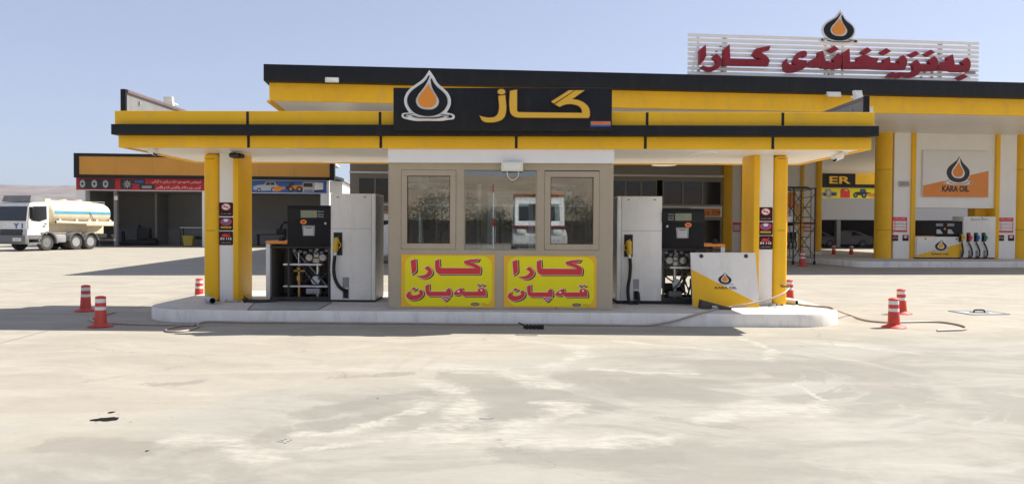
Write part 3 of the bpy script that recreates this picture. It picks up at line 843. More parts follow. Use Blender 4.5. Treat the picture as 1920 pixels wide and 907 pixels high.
ztl = end_board('roof_board', 'grey sheet board along the left edge of the small canopy roof', 229.5, -1)
ztr = end_board('roof_board', 'grey sheet board along the right edge of the small canopy roof', 1628, 1)


# ------------------------------------------------------------------ floodlights and cameras
def floodlight(label, x0, x1, z0, z1, y, frame=W, tilt=0.0, cable=False, bracket='top', group=None):
    cx, w, h = (x0 + x1) / 2, x1 - x0, z1 - z0
    root = thing('floodlight', label, 'floodlight', (cx, y, z0), frame, group)
    d = 0.10
    def sk(z): return (z - z0) * tilt
    def bx(mb, a, b, c0, c1, y0, y1, m=0):
        mb.hexa([(a, y0 + sk(c0), c0), (b, y0 + sk(c0), c0), (b, y1 + sk(c0), c0), (a, y1 + sk(c0), c0)], [(a, y0 + sk(c1), c1), (b, y0 + sk(c1), c1), (b, y1 + sk(c1), c1), (a, y1 + sk(c1), c1)], m)
    mb = MB(frame); bx(mb, x0, x1, z0, z1, y - d, y - d * 0.25); bx(mb, x0 + .1 * w, x1 - .1 * w, z0 + .12 * h, z1 - .12 * h, y - d * 0.25, y)
    mb.build('housing', 'floodwhite', root)
    mb = MB(frame); bx(mb, x0 + .13 * w, x1 - .13 * w, z0 + .2 * h, z1 - .2 * h, y - d - 0.006, y - d + 0.002)
    mb.build('lens', 'lens', root)
    mb = MB(frame); bx(mb, x0 + .3 * w, x1 - .3 * w, z0 + .36 * h, z1 - .36 * h, y - d - 0.010, y - d - 0.005)
    mb.build('led_chip', 'print_white', root)
    mb = MB(frame); zz = (z0 + z1) / 2
    mb.box(x0 - .03 * w, x0 - .01 * w, y - d * .7, y + 0.10, zz - .05 * h, zz + .05 * h); mb.box(x1 + .01 * w, x1 + .03 * w, y - d * .7, y + 0.10, zz - .05 * h, zz + .05 * h)
    mb.box(x0 - .03 * w, x1 + .03 * w, y + 0.10, y + 0.115, zz - .05 * h, zz + .05 * h)
    mb.build('bracket', 'floodwhite', root)
    if cable:
        MB(frame).tube([(cx - .22 * w, y - .06, z0 + .01), (cx - .2 * w, y - .07, z0 - .08), (cx, y - .08, z0 - .155), (cx + .26 * w, y - .07, z0 - .1), (cx + .3 * w, y - .06, z0 + .01)], 0.007).build('cable', 'print_white', root)
    return root


def bullet_camera(label, px, py, tx, ty, y, d, L=0.24, r=0.045, dark=False, frame=W):
    """px, py = lens end; tx, ty = tail end on the fascia or ceiling; y, d = depths of lens and tail."""
    a = frame.P(px, py, y); b = frame.P(tx, ty, d)
    root = thing('security_camera', label, 'camera', (b.x, b.y, b.z), frame)
    ax = (b - a).normalized()
    MB(frame).cyl(a + ax * 0.015, a + ax * L, r, n=18).build('body', 'head' if dark else 'print_white', root)
    MB(frame).cyl(a, a + ax * 0.03, r * 0.82, n=18).build('lens', 'glassdark', root)
    h = MB(frame); q = a + ax * (L * 0.5) + Vector((0, 0, r * 0.95))
    h.cyl(q - ax * (L * 0.62), q + ax * (L * 0.5), r * 0.95, n=14); h.build('sun_hood', 'head' if dark else 'print_white', root)
    t = a + ax * (L * 0.75)
    MB(frame).tube([t, t + Vector((0, 0.0, 0.06)), Vector((b.x, b.y, b.z + 0.05))], 0.014, n=8).cyl(Vector((b.x, b.y, b.z + 0.02)), Vector((b.x, b.y, b.z + 0.07)), 0.045, n=14).build('mount', 'print_white', root)


cl = W.G(277, 279, lz0); cr = W.G(1586, 289, lz0)
bullet_camera('white bullet camera under the left end of the small canopy', 292, 288, 278, 280, 12.75, 12.95)
bullet_camera('white bullet camera under the right end of the small canopy', 1564, 299, 1585, 290, 12.75, 12.95)


def pillar_camera():
    a = W.P(444, 292, 13.2)
    root = thing('security_camera', 'black camera hanging in front of the left canopy pillar', 'camera', (a.x, a.y, lz0))
    MB().box(a.x - .105, a.x + .105, a.y - .12, a.y + .12, a.z - .042, a.z + .042, bev=.03, seg=3).build('body', 'head', root)
    MB().box(a.x - .085, a.x + .085, a.y - .135, a.y - .118, a.z - .03, a.z + .022, bev=.006).build('lens', 'glassdark', root)
    MB().tube([(a.x - .02, a.y, a.z + .04), (a.x - .05, a.y - .02, a.z + .07), (a.x - .1, a.y - .04, lz0 + .02)], 0.016).cyl((a.x - .1, a.y - .04, lz0 - .01), (a.x - .1, a.y - .04, lz0 + .02), .05).build('mount', 'print_white', root)


pillar_camera()
x0, x1, z0, z1 = W.box(313, 184, 329, 204, 14.5)
floodlight('white floodlight standing beyond the left roof board', x0, x1, z0 - .02, z1, 14.5, tilt=-.25)
x0, x1, z0, z1 = W.box(1600, 170, 1615, 190, 14.3)
floodlight('white floodlight standing behind the right roof board', x0, x1, z0 - .02, z1, 14.3, tilt=.35)
x0, x1, z0, z1 = W.box(1627, 202, 1632, 216, 13.4)
floodlight('small white floodlight on the outer side of the right roof board', x0 - .02, x1, z0 - .02, z1, 13.4)

# ------------------------------------------------------------------ black name sign with drop emblem
SY = 12.06
sb = W.box(737.5, 165, 1147.5, 245, SY)
sgn = thing('name_sign', 'black sign box with yellow Kurdish word and drop emblem above the booth', 'sign', ((sb[0] + sb[1]) / 2, SY, md[3]))
MB().box(sb[0], sb[1], SY, FY - 0.17, md[2] + 0.06, sb[3], bev=0.006).build('sign_box', 'black', sgn)
t = lambda p: trace(890, 150, 8.0, p, W, SY)
GAZ = [t([(357, 250), (460, 235), (460, 530, 1), (420, 592, 1), (330, 632, 1), (230, 643, 1), (150, 634, 1), (110, 610), (75, 545), (150, 565, 1), (240, 573, 1), (310, 556, 1), (355, 500, 1)]),
       t(ell(403, 187, 57, 40)),
       t([(530, 175), (635, 155), (635, 470), (655, 492), (1000, 497), (1608, 503), (1600, 450, 1), (1560, 402, 1), (1480, 375, 1), (1400, 370, 1), (1330, 385, 1), (1270, 412), (1202, 374), (1510, 166), (1645, 166), (1458, 298), (1560, 315, 1), (1660, 370, 1), (1712, 440, 1), (1722, 500), (1722, 550), (1700, 577), (680, 572), (600, 558, 1), (545, 512, 1), (526, 440, 1)]),
       t([(1412, 166), (1492, 166), (1192, 360), (1163, 350), (1150, 330)])]
mb = MB()
for sp in GAZ:
    mb.shape([grow(sp, 0.012)], SY - 0.045, 0.044, 0); mb.shape([sp], SY - 0.052, 0.008, 1)
mb.build('lettering', ['edge', 'letter_yellow'], sgn)
ex0, ex1, ez0, ez1 = W.box(764, 137, 845, 227, SY)
mb = MB(); emblem(mb, (ex0 + ex1) / 2 - 0.02, ez0 + .03, (ex1 - ex0) * 0.93, (ez1 - ez0) * 0.90, SY - 0.05, (1, 2), white=0, th=0.02, rim=0.075)
mb.build('emblem', ['print_white', 'black', 'logo_orange'], sgn)
a = W.box(1107, 227.5, 1145, 237.5, SY)
mb = MB().box(a[0], a[1], SY - 0.006, SY, a[2], a[3])
mb.box(a[0] + .01, a[1] - .005, SY - 0.008, SY - .005, a[2] + .03, a[3] - .006, 1)
mb.text('SHERKO', a[0] + .02, a[1] - .02, a[2] + .042, a[3] - .014, SY - .010, .003, 2, bold=.02)
mb.build('maker_plate', ['print_blue', 'logo_orange', 'print_red'], sgn)

# ================================================================== booth
BY = 12.5
bx0, bx1, bz0, bz1 = W.box(733, 300, 1144, 581.5, BY)
bz0 = IZ + 0.002
BB = 14.75
booth = thing('ticket_booth', 'champagne coloured aluminium booth with three windows between the two pumps', 'booth', ((bx0 + bx1) / 2, 13.6, IZ))
wl = W.box(752.5, 318.5, 855, 467.5, BY); wc = W.box(871, 320, 1005.5, 468, BY); wr = W.box(1021, 321, 1123.5, 469, BY)
zb, zt = min(wl[2], wc[2], wr[2]), max(wl[3], wc[3], wr[3])
T = 0.07
mb = MB()
posts = [bx0, wl[0], wl[1], wc[0], wc[1], wr[0], wr[1], bx1]
for a, b in ((posts[0], posts[1]), (posts[2], posts[3]), (posts[4], posts[5]), (posts[6], posts[7])):
    end = a == bx0 or b == bx1
    mb.box(a + .0005, b - .0005, BY, BY + T, zb, zt)
mb.box(bx0 + .0007, bx1 - .0007, BY, BY + T, zt + .0005, lz0 - .01)
mb.box(bx0 + .0007, bx1 - .0007, BY, BY + T, bz0, zb - .0005)
mb.build('front_wall', 'beige', booth)
mb = MB()
for a in (bx0, bx1):
    mb.cyl((a, BY + .055, bz0), (a, BY + .055, lz0 - .012), .055, n=20)
mb.build('corner_post', 'beige', booth)
mb = MB()
for a in (bx0 + .001, bx1 - T - .001):
    mb = MB()
    mb.box(a, a + T, BY + T + .001, BB - T - .001, bz0, 1.05); mb.box(a, a + T, BY + T + .001, BB - T - .001, 2.55, lz0 - .012)
    mb.box(a, a + T, BY + T + .001, BY + .22, 1.051, 2.549); mb.box(a, a + T, BB - .22, BB - T - .001, 1.051, 2.549)
    mb.build('side_wall', 'beige', booth)
dx0, dx1 = bx0 + 1.55, bx0 + 2.45
for a, b in ((bx0 + T, dx0), (dx1, bx1 - T)):
    mb = MB(); mb.box(a, b, BB - T, BB, bz0, 1.15); mb.box(a, b, BB - T, BB, 2.45, lz0 - .012)
    mb.box(a, a + .12, BB - T, BB, 1.1501, 2.4499); mb.box(b - .12, b, BB - T, BB, 1.1501, 2.4499); mb.build('back_wall', 'beige', booth)
    MB().box(a + .115, b - .115, BB - .045, BB - .039, 1.146, 2.454).build('back_pane', 'glass', booth, smooth=0)
MB().box(dx0 + .001, dx1 - .001, BB - T, BB, 2.3, lz0 - .012).build('door_head', 'beige', booth)
mb = MB(); mb.box(dx0 + .002, dx0 + .09, BB - .06, BB - .01, bz0, 2.298); mb.box(dx1 - .09, dx1 - .002, BB - .06, BB - .01, bz0, 2.298); mb.box(dx0 + .091, dx1 - .091, BB - .06, BB - .01, bz0, 1.0); mb.box(dx0 + .091, dx1 - .091, BB - .06, BB - .01, 2.2, 2.298)
dr = mb.build('door', 'alu', booth); MB().box(dx1 - .075, dx1 - .03, BB - .11, BB - .061, 1.05, 1.2).build('handle', 'steel', dr)
MB().box(bx0 + .03, bx1 - .03, BY + .02, BB - .02, lz0 - .011, lz0 + .018).build('ceiling', 'print_white', booth)
MB().box(bx0 + .08, bx1 - .08, BY + .08, BB - .08, IZ + .003, IZ + .012).build('floor_sheet', 'kerbtop', booth)
for i, w in enumerate((wl, wc, wr)):
    if i == 1:
        fr = MB(); s = .012
    else:
        fr = MB(); s = .105
    a, b, c, d = w
    fr.box(a + .004, b - .004, BY - .012, BY + .03, c + .004, c + s, bev=.004); fr.box(a + .004, b - .004, BY - .012, BY + .03, d - s, d - .004, bev=.004)
    fr.box(a + .004, a + s, BY - .0125, BY + .0295, c + s + .0005, d - s - .0005); fr.box(b - s, b - .004, BY - .0125, BY + .0295, c + s + .0005, d - s - .0005)
    fw = fr.build('window', 'beige', booth)
    MB().box(a + s - .003, b - s + .003, BY + .012, BY + .018, c + s - .003, d - s + .003).build('pane', 'glass', fw, smooth=0)
    if i != 1:
        g = MB(); q = s - .006
        for u0, u1, v0, v1 in ((a + q, b - q, c + q, c + s + .004), (a + q, b - q, d - s - .004, d - q)):
            g.box(u0, u1, BY - .0145, BY - .011, v0, v1)
        g.box(a + q, a + s + .004, BY - .0146, BY - .011, c + s + .0045, d - s - .0045); g.box(b - s - .004, b - q, BY - .0146, BY - .011, c + s + .0045, d - s - .0045)
        g.build('gasket', 'edge', fw)
for a, b in ((bx0 + T + .002, bx0 + T + .006), (bx1 - T - .006, bx1 - T - .002)):
    MB().box(a - .03, b - .03, BY + .215, BB - .215, 1.046, 2.554).build('side_pane', 'glass', booth, smooth=0)
MB().box(dx0 + .088, dx1 - .088, BB - .035, BB - .029, 1.001, 2.199).build('door_pane', 'glass', booth, smooth=0)
fb = W.box(727, 280.5, 1152, 305.5, BY - .09)
MB().box(fb[0], fb[1], BY - .09, BY - .002, fb[2], lz0 + .012, bev=.008).build('top_fascia', 'band', booth)
for px in (837, 1043):
    x = W.P(px, 578, BY).x
    MB().box(x - .012, x + .012, BY - .003, BY + .01, bz0 + .028, bz0 + .042).build('drain_slot', 'joint', booth)
x0, x1, z0, z1 = W.box(940, 304.5, 980.5, 321, BY - .14)
floodlight('white floodlight with looping cable fixed over the middle booth window', x0, x1, z0, z1, BY - .10, tilt=-.15, cable=True)

# inside the booth
a = W.box(766, 326, 793, 355, 14.2)
ac = thing('air_conditioner', 'white wall air conditioner seen through the left booth window', 'air conditioner', (bx0 + .2, 13.8, a[2]))
MB().box(bx0 + .085, a[1] + .10, 13.3, 14.3, a[2], a[3] + .05, bev=.07, seg=4).build('body', 'print_white', ac)
MB().box(bx0 + .12, a[1] + .06, 13.285, 13.31, a[2] + .05, a[2] + .09).build('louvre', 'grey', ac)
dk = thing('desk', 'pale desk inside the booth behind the windows', 'desk', (-.2, 13.3, IZ))
MB().box(bx0 + .4, bx1 - .3, 13.0, 13.6, .93, .97, bev=.005).build('desk_top', 'lightgrey', dk)
for x in (bx0 + .5, bx1 - .4): MB().box(x - .03, x + .03, 13.05, 13.55, IZ + .012, .929).build('leg', 'alu', dk)
tb = thing('tube_lamp', 'unlit tube lamp under the booth ceiling', 'lamp', (-.2, 13.6, lz0 - .06))
MB().box(-1.0, .9, 13.58, 13.66, lz0 - .05, lz0 - .012).build('batten', 'print_white', tb)
MB().cyl((-.95, 13.62, lz0 - .065), (.85, 13.62, lz0 - .065), .014).build('tube', 'print_white', tb)

# ------------------------------------------------------------------ two yellow boards below the windows
def qapan(px0, py0, px1, py1, ox, oy, label, torn):
    y = BY - .004
    x0, x1, z0, z1 = W.box(px0, py0, px1, py1, y); w, h = x1 - x0, z1 - z0
    root = thing('price_board' if False else 'yellow_board', label, 'sign', ((x0 + x1) / 2, y, z0))
    mb = MB(); mb.prism([(x0, z0), (x1, z0), (x1, z1 - .05), (x1 - .04, z1), (x0, z1)] if torn else [(x0, z0), (x1, z0), (x1, z1), (x0, z1)], y - .006, y, m=0)
    mb.build('plate', 'sign_orange', root)
    MB().prism(rrect(x0 + .04 * w, x1 - .03 * w, z0 + .03 * h, z1 - .025 * h, .10 * w, 6), y - .0085, y - .0062).build('yellow_field', 'sign_yellow', root)
    t = lambda p: trace(ox, oy, 7.889, p, W, y - .012)
    G = [[(197, 145), (275, 120), (282, 290), (262, 322), (215, 350)],
         [(398, 258), (452, 220), (500, 270, 1), (520, 320, 1), (492, 370, 1), (430, 405, 1), (380, 408, 1), (275, 368), (340, 368, 1), (420, 345, 1), (458, 303)],
         [(558, 145), (622, 122), (628, 240), (650, 252), (1150, 255), (1130, 238), (990, 190), (985, 150), (1080, 128), (1215, 118), (1190, 155), (1075, 170), (1180, 205, 1), (1225, 240, 1), (1235, 290, 1), (1222, 345), (620, 345), (580, 320, 1), (562, 270, 1)],
         [(130, 660, 1), (148, 622, 1), (180, 592), (200, 640, 1), (260, 655, 1), (332, 630), (312, 603), (345, 570), (375, 592, 1), (384, 640, 1), (350, 690, 1), (280, 722, 1), (200, 725, 1), (150, 700, 1)],
         [(243, 538), (290, 560), (252, 586), (205, 565)],
         [(413, 515), (472, 488), (472, 590), (490, 602), (728, 602), (722, 580), (765, 545), (790, 580, 1), (798, 640, 1), (790, 668), (470, 668), (432, 642, 1), (418, 590, 1)],
         [(680, 679), (710, 696), (680, 712), (650, 696)], [(740, 679), (770, 696), (740, 712), (710, 696)], [(708, 708), (738, 726), (708, 744), (678, 726)],
         [(980, 602), (1195, 602), (1188, 572), (1225, 548, 1), (1280, 553, 1), (1308, 600, 1), (1312, 670), (990, 670), (940, 640), (900, 655, 1), (850, 650, 1), (825, 635), (880, 580, 1), (960, 545)],
         [(1203, 488), (1232, 504), (1203, 520), (1174, 504)], [(1264, 488), (1293, 504), (1264, 520), (1235, 504)]]
    G = [t(g) for g in G]
    s = .0065
    mb = MB()
    for g in G: mb.shape([grow(g, s * 1.1)], y - .0098, .0012, 0, d=(.020, -.014))
    for g in G: mb.shape([grow(g, s)], y - .0115, .0012, 1)
    for g in G: mb.shape([g], y - .0132, .0012, 2)
    for c in ((905, 600, 20, 14), (1243, 580, 16, 14)):
        mb.shape([t(ell(*c, n=8))], y - .0148, .0012, 1)
    mb.build('lettering', ['print_black', 'print_white', 'print_red'], root)
    mb = MB(); e = t([(1150, 788)])[0]
    mb.shape([ell(e[0], e[1], .075, .026)], y - .0105, .0015, 0)
    mb.text('PRINT', e[0] - .045, e[0] + .045, e[1] - .008, e[1] + .008, y - .012, .0012, 1) if False else None
    mb.shape([ell(e[0], e[1], .055, .012)], y - .012, .0012, 1)
    mb.text('Tasdeer', e[0] + .10, e[0] + .20, e[1] - .006, e[1] + .016, y - .0105, .0012, 2) if False else None
    mb.shape([[(e[0] + .10, e[1] + .004), (e[0] + .19, e[1] + .006), (e[0] + .19, e[1] + .012), (e[0] + .10, e[1] + .012)]], y - .0105, .0012, 2)
    mb.shape([[(e[0] + .10, e[1] - .016), (e[0] + .22, e[1] - .016), (e[0] + .22, e[1] - .012), (e[0] + .10, e[1] - .012)]], y - .0105, .0012, 2)
    mb.build('maker_mark', ['wood', 'grey', 'print_black'], root)


qapan(752.4, 477, 927.5, 575.5, 745, 470, 'yellow board with red Kurdish lettering under the left booth window', False)
qapan(944.6, 479, 1118.6, 576, 935.6, 471.4, 'yellow board with red Kurdish lettering and a torn top corner, nearer the right pump', True)
# ================================================================== fuel pumps on the front island
def pump(label, mirror, c0, c1, side_out, ctop, cbase, h0, h1, htop, hbot, tray_end, lcd, logo, paper, dot, latches, boot, slot, nozzle_pts, hose_pts, seam_py, lines, closed):
    y = 13.6; f = W
    X = lambda px, py=450, d=y: f.P(px, py, d).x
    Z = lambda px, py, d=y: f.P(px, py, d).z
    mid = (c0 + c1) / 2
    root = thing('fuel_pump', label, 'fuel pump', (X(h0 if not mirror else h1), y + .3, IZ))
    xa, xb = sorted((X(c0), X(c1))); zt = Z(mid, ctop); zp = Z(mid, cbase)
    yb = 14.46
    # column: front facet split by a vertical seam, plain side
    inner = xb if not mirror else xa
    s = -1 if not mirror else 1
    seam = inner + s * .075
    m = MB()
    if not mirror: m.box(xa, seam - .004, y, yb, zp, zt, bev=.006); m.box(seam + .002, xb, y - .001, yb, zp, zt, bev=.006)
    else: m.box(seam + .004, xb, y, yb, zp, zt, bev=.006); m.box(xa, seam - .002, y - .001, yb, zp, zt, bev=.006)
    col = m.build('column', 'pumpwhite', root)
    zs = Z(mid, seam_py)
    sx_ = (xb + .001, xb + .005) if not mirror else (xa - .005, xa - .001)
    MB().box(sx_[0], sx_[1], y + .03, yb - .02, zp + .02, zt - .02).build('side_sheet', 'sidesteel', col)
    p0, p1 = (xa + .01, seam - .012) if not mirror else (seam + .012, xb - .01)
    MB().box(p0, p1, y - .0015, y + .01, zs - .003, zs + .003).build('panel_seam', 'grey', col)
    for lx, ly in latches:
        q = f.P(lx, ly, y); MB().box(q.x - .024, q.x + .024, y - .006, y + .004, q.z - .012, q.z + .012, bev=.003).build('latch', 'grey', col)
    g = f.box(*boot, y)
    b = MB(); b.box(g[0], g[1], y - .008, y + .002, g[2], g[3], bev=.003)
    b.box(g[0] + .02, g[1] - .02, y - .012, y - .007, g[2] + .03, g[3] - .03, m=1)
    bt = b.build('nozzle_boot', ['print_black', 'joint'], root)
    g = f.box(*slot, y); b = MB().box(g[0], g[1], y - .005, y + .002, g[2], g[3])
    b.box(g[0] + .015, g[1] - .015, y - .008, y - .004, g[2] + .02, g[2] + .45 * (g[3] - g[2]), m=1)
    b.box(g[0] + .01, g[1] - .01, y - .0085, y - .004, g[2] + .46 * (g[3] - g[2]), g[2] + .52 * (g[3] - g[2]), m=2)
    b.build('hose_slot', ['grey', 'joint', 'steel'], root)
    # nozzle
    pts = [f.P(px, py, y - .07) for px, py in nozzle_pts]
    n = MB(); n.tube([pts[0], (pts[0] + pts[1]) / 2 + Vector((0, 0, .006)), pts[1]], .046, n=12, m=0)
    n.ball(pts[0], .05, .05, .055, m=0); n.ball(pts[1], .055, .05, .065, m=0)
    n.tube([pts[1], pts[1] + Vector((.02, .03, .06)), pts[1] + Vector((.035, .065, .085))], .014, n=8, m=1)
    nz = n.build('nozzle', ['nozzle', 'chrome'], root)
    gd = MB(); sd = 1 if not mirror else -1
    gd.tube([pts[0] + Vector((sd * .03, 0, .02)), pts[0] + Vector((sd * .085, -.01, .05)), pts[1] + Vector((sd * .085, -.01, -.06)), pts[1] + Vector((sd * .03, 0, -.01))], .009, n=8)
    gd.build('trigger_guard', 'nozzle', nz)
    MB().cyl(pts[0] + Vector((0, 0, -.105)), pts[0] + Vector((0, 0, -.03)), .03, n=14).build('swivel', 'alu', nz)
    hp = [f.P(px, py, y - dd) for px, py, dd in hose_pts]
    MB().tube(hp, .031, n=12).build('hose', 'rubber', root)
    # plinth
    pl = MB(); pl.box(min(xa, X(tray_end)) + .01, max(xb, X(tray_end)) - .01, y + .012, yb - .02, IZ + .001, zp - .0005); pl.build('plinth', 'rubber', root)
    # display head
    ha, hb = sorted((X(h0), X(h1)))
    if not mirror: hb = xa - .004
    else: ha = xb + .004
    hz0, hz1 = Z((h0 + h1) / 2, hbot), Z((h0 + h1) / 2, htop)
    hd = MB().box(ha, hb, y - .015, yb - .05, hz0, hz1, bev=.012).build('display_head', 'head', root)
    g = f.box(*lcd, y)
    MB().box(g[0] - .24, g[1] + .24, y - .0185, y - .014, g[2] - .035, g[3] + .03, bev=.002).build('display_frame', 'joint', hd)
    MB().box(g[0], g[1], y - .022, y - .018, g[2], g[3]).build('display', 'lcd', hd)
    t = MB()
    for k, (lx, ly) in enumerate(lines):
        q = f.P(lx, ly, y); t.text(('Amount', 'Litres', 'Price/L')[k], q.x - .052, q.x + .052, q.z - .011, q.z + .012, y - .0205, .002, 0)
    t.build('lettering', 'reflect', hd)
    q = f.P(*logo, y); o = MB(); o.shape([ell(q.x, q.z, .06, .042)], y - .018, .004, 0); o.shape([ell(q.x, q.z, .032, .022)], y - .021, .003, 1); o.build('emblem', ['logo_orange', 'print_red'], hd)
    g = f.box(*paper, y)
    MB().hexa([(g[0] - .012, y - .018, g[2]), (g[1] + .012, y - .018, g[2]), (g[1] + .012, y - .0155, g[2]), (g[0] - .012, y - .0155, g[2])], [(g[0] - .03, y - .018, g[3] + .02), (g[1] + .02, y - .018, g[3] + .02), (g[1] + .02, y - .0155, g[3] + .02), (g[0] - .03, y - .0155, g[3] + .02)]).build('label_holder', 'grey', hd)
    k = MB().box(g[0], g[1] - .01, y - .021, y - .0182, g[2] + .012, g[3] - .01)
    k.box(g[0] + .03, g[1] - .04, y - .0222, y - .0208, g[3] - .035, g[3] - .022, m=1)
    k.build('paper_label', ['lightgrey', 'print_black'], hd)
    q = f.P(*dot, y); MB().lathe([(.022, 0), (.022, -.006), (.012, -.01), (0, -.01)], (q.x, y - .014, q.z), axis='y', n=16).build('lock', 'lightgrey', hd)
    # open frame beneath the head
    tx = X(tray_end); a, b_ = sorted((tx, ha if not mirror else hb)); far = tx
    zt2 = Z(tray_end, 457 if not mirror else 462.5)
    inn = ha if not mirror else hb     # head side nearest the tray
    lo_, hi_ = (tx, xa - .004) if not mirror else (xb + .004, tx)
    post = MB()
    pw = .075 * (1 if not mirror else -1)
    x_, w_ = sorted((tx, tx + pw)); post.box(x_, w_, y, y + .55, zp, zt2 - .002, bev=.004); post.build('frame_post', 'alu', root)
    for yy in (y + .01, yb - .07):
        fr = MB(); xl, xr = lo_ + (.08 if not mirror else .002), hi_ - (.002 if not mirror else .08)
        fr.box(xl, xr, yy, yy + .03, zp, zp + .05); fr.box(xl, xr, yy, yy + .03, hz0 - .04 if yy > y + .1 else hz0 - .03, hz0 - .002)
        for xx in (inn, (xa - .05) if not mirror else (xb + .02)): fr.box(xx, xx + .03, yy + .001, yy + .029, zp + .049, hz0 - .028)
        fr.build('cabinet_frame', 'darkmetal', root)
    p = MB()
    if closed:
        p.box(lo_ + .08, hi_ - .002, yb - .045, yb - .035, zp, hz0)
        p.box(lo_ + .078, lo_ + .09, y + .06, yb - .05, zp, zt2 - .01)
        p.box(inn + .001, inn + .012, y + .05, yb - .075, zp + .06, hz0 - .05)
    else:
        p.box(lo_ + .002, hi_ - .08, yb - .045, yb - .035, zp + .40, hz0)
    p.build('back_panel', 'cabinet', root)
    tr = MB(); u, v = sorted((tx - pw * .06, inn)); zt3 = Z(tray_end, 451.5 if not mirror else 457.5)
    tr.box(u, v - .002 if not mirror else v, y - .012, yb - .05, zt2, zt3, bev=.006); tr.build('tray', 'orange', root)
    q = (u + v) / 2; MB().box(q + .0, q + .10, y + .1, y + .2, zt3, zt3 + .05, bev=.01).ball((q + .05, y + .15, zt3 + .06), .045, .045, .03).build('cap', 'rubber', root)
    # works
    w0, w1 = (inn, xa - .03) if not mirror else (xb + .03, hb)
    Lw = w1 - w0
    fl = (lambda t_: w0 + Lw * t_) if not mirror else (lambda t_: w1 - Lw * t_)
    sh1, sh2 = Z(560, 496) if not mirror else Z(1280, 502), Z(560, 537) if not mirror else Z(1280, 543)
    def bar(t0, t1, z, h, name):
        p_, q_ = sorted((fl(t0), fl(t1))); MB().box(p_, q_, y + .03, y + .30, z - h / 2, z + h / 2, bev=.003).build(name, 'alu', root)
    if closed: bar(-.12, .80, sh1, .032, 'shelf'); bar(-.12, .95, sh2, .024, 'shelf')
    else: bar(.30, .82, sh1 - .0, .035, 'shelf')
    me = MB(); cx = fl(.66); cz = sh1 + .13
    me.lathe([(.05, -.10), (.10, -.095), (.105, -.02), (.085, .0), (.085, .06), (.05, .08), (.05, .16), (.03, .17), (.03, .24)], (cx, y + .16, cz), n=20)
    for sx in (-1, 1):
        me.lathe([(.0, -.075), (.06, -.07), (.078, -.05), (.078, .05), (.05, .07), (0, .072)], (cx + sx * .125, y + .13, cz - .0), n=18, axis='y')
        me.cyl((cx, y + .14, cz), (cx + sx * .19, y + .14, cz), .038)
    for k in range(6):
        aa = k * PI / 3; me.cyl((cx + .07 * math.cos(aa), y + .16 + .07 * math.sin(aa), cz + .01), (cx + .07 * math.cos(aa), y + .16 + .07 * math.sin(aa), cz + .08), .010, n=8)
    me.build('flow_meter', 'chrome', root)
    pp = MB()
    pp.cyl((cx, y + .2, zp + .02), (cx, y + .2, cz - .08), .03)
    pp.tube([(cx, y + .25, cz + .2), (cx + .05 * sd, y + .3, cz + .26), (cx + .2 * sd, y + .32, cz + .2), (cx + .22 * sd, y + .32, sh2)], .022, n=10)
    pp.cyl((fl(.22), y + .14, sh1 + .01), (fl(.22), y + .14, sh1 + .24), .018, n=12)
    pp.build('pipe', 'steel', root)
    vb = MB(); vx = fl(.22)
    vb.cyl((vx, y + .16, zp + .02), (vx, y + .16, sh1 - .02), .032); vb.cyl((vx, y + .16, sh2 + .10), (vx, y + .16, sh2 + .19), .055, n=6); vb.cyl((vx - .1, y + .16, sh2 + .28), (vx + .12, y + .16, sh2 + .28), .03)
    vb.ball((vx, y + .13, sh2 + .32), .045, .04, .05); vb.build('valve', 'brass', root)
    gz = sh2 + .11
    ga = MB(); ga.lathe([(.0, -.05), (.05, -.045), (.078, -.03), (.082, 0), (.06, .03), (0, .035)], (fl(.64), y + .12, gz), axis='y', n=24); ga.build('filter', 'lightgrey', root)
    MB().tube([(fl(.64), y + .1, gz + .02), (fl(.8), y + .08, gz + .06), (fl(.95), y + .1, sh1 - .1), (fl(.98), y + .12, sh1 + .2)], .014, n=8).build('cable', 'rubber', root)
    MB().tube([(fl(.45), y + .1, sh1 + .25), (fl(.3), y + .06, sh1 + .05), (fl(.5), y + .06, sh2 + .2), (fl(.75), y + .08, sh2 - .05), (fl(.6), y + .1, zp + .08)], .011, n=8).build('cable', 'rubber', root)
    jb = MB(); p_, q_ = sorted((fl(.40), fl(.86))); jz = sh2 - .14
    jb.box(p_ + .02, q_ - .08, y + .05, y + .2, jz, jz + .10, bev=.012); jb.box(p_ + .1, q_ - .2, y + .03, y + .06, jz + .02, jz + .075, bev=.006); jb.build('junction_box', 'grey' if closed else 'bumper', root)
    for k in range(9):
        rk_ = random.Random(k * 7 + (1 if closed else 2)); u0, u1, u2 = (rk_.uniform(.05, .95) for _ in range(3)); w0_, w1_, w2_ = (rk_.uniform(.0, 1) for _ in range(3)); hh_ = hz0 - zp - .1
        MB().tube([(fl(u0), y + .2 + .03 * k, zp + .05 + hh_ * w0_), (fl(u1), y + .12 + .03 * k, zp + .05 + hh_ * w1_), (fl(u2), y + .22 + .03 * k, zp + .05 + hh_ * w2_)], rk_.uniform(.008, .018), n=7).build('cable', ('rubber', 'darkmetal', 'grey')[k % 3], root)
    mo = MB(); mo.cyl((fl(.35), y + .5, zp + .19), (fl(.85), y + .5, zp + .19), .13 if closed else .10, n=22); mo.box(min(fl(.4), fl(.8)), max(fl(.4), fl(.8)), y + .44, y + .6, zp + .0, zp + .08)
    mo.build('motor', 'darkmetal', root)
    ex = MB()
    for k in range(7):
        t0 = .1 + .13 * k; zz = hz0 - .05 - .02 * (k % 3)
        ex.box(min(fl(t0), fl(t0 + .08)), max(fl(t0), fl(t0 + .08)), y + .05 + .03 * (k % 2), y + .16, zz - .05, zz, bev=.004)
    ex.build('terminal_strip', 'bumper', root)
    return root


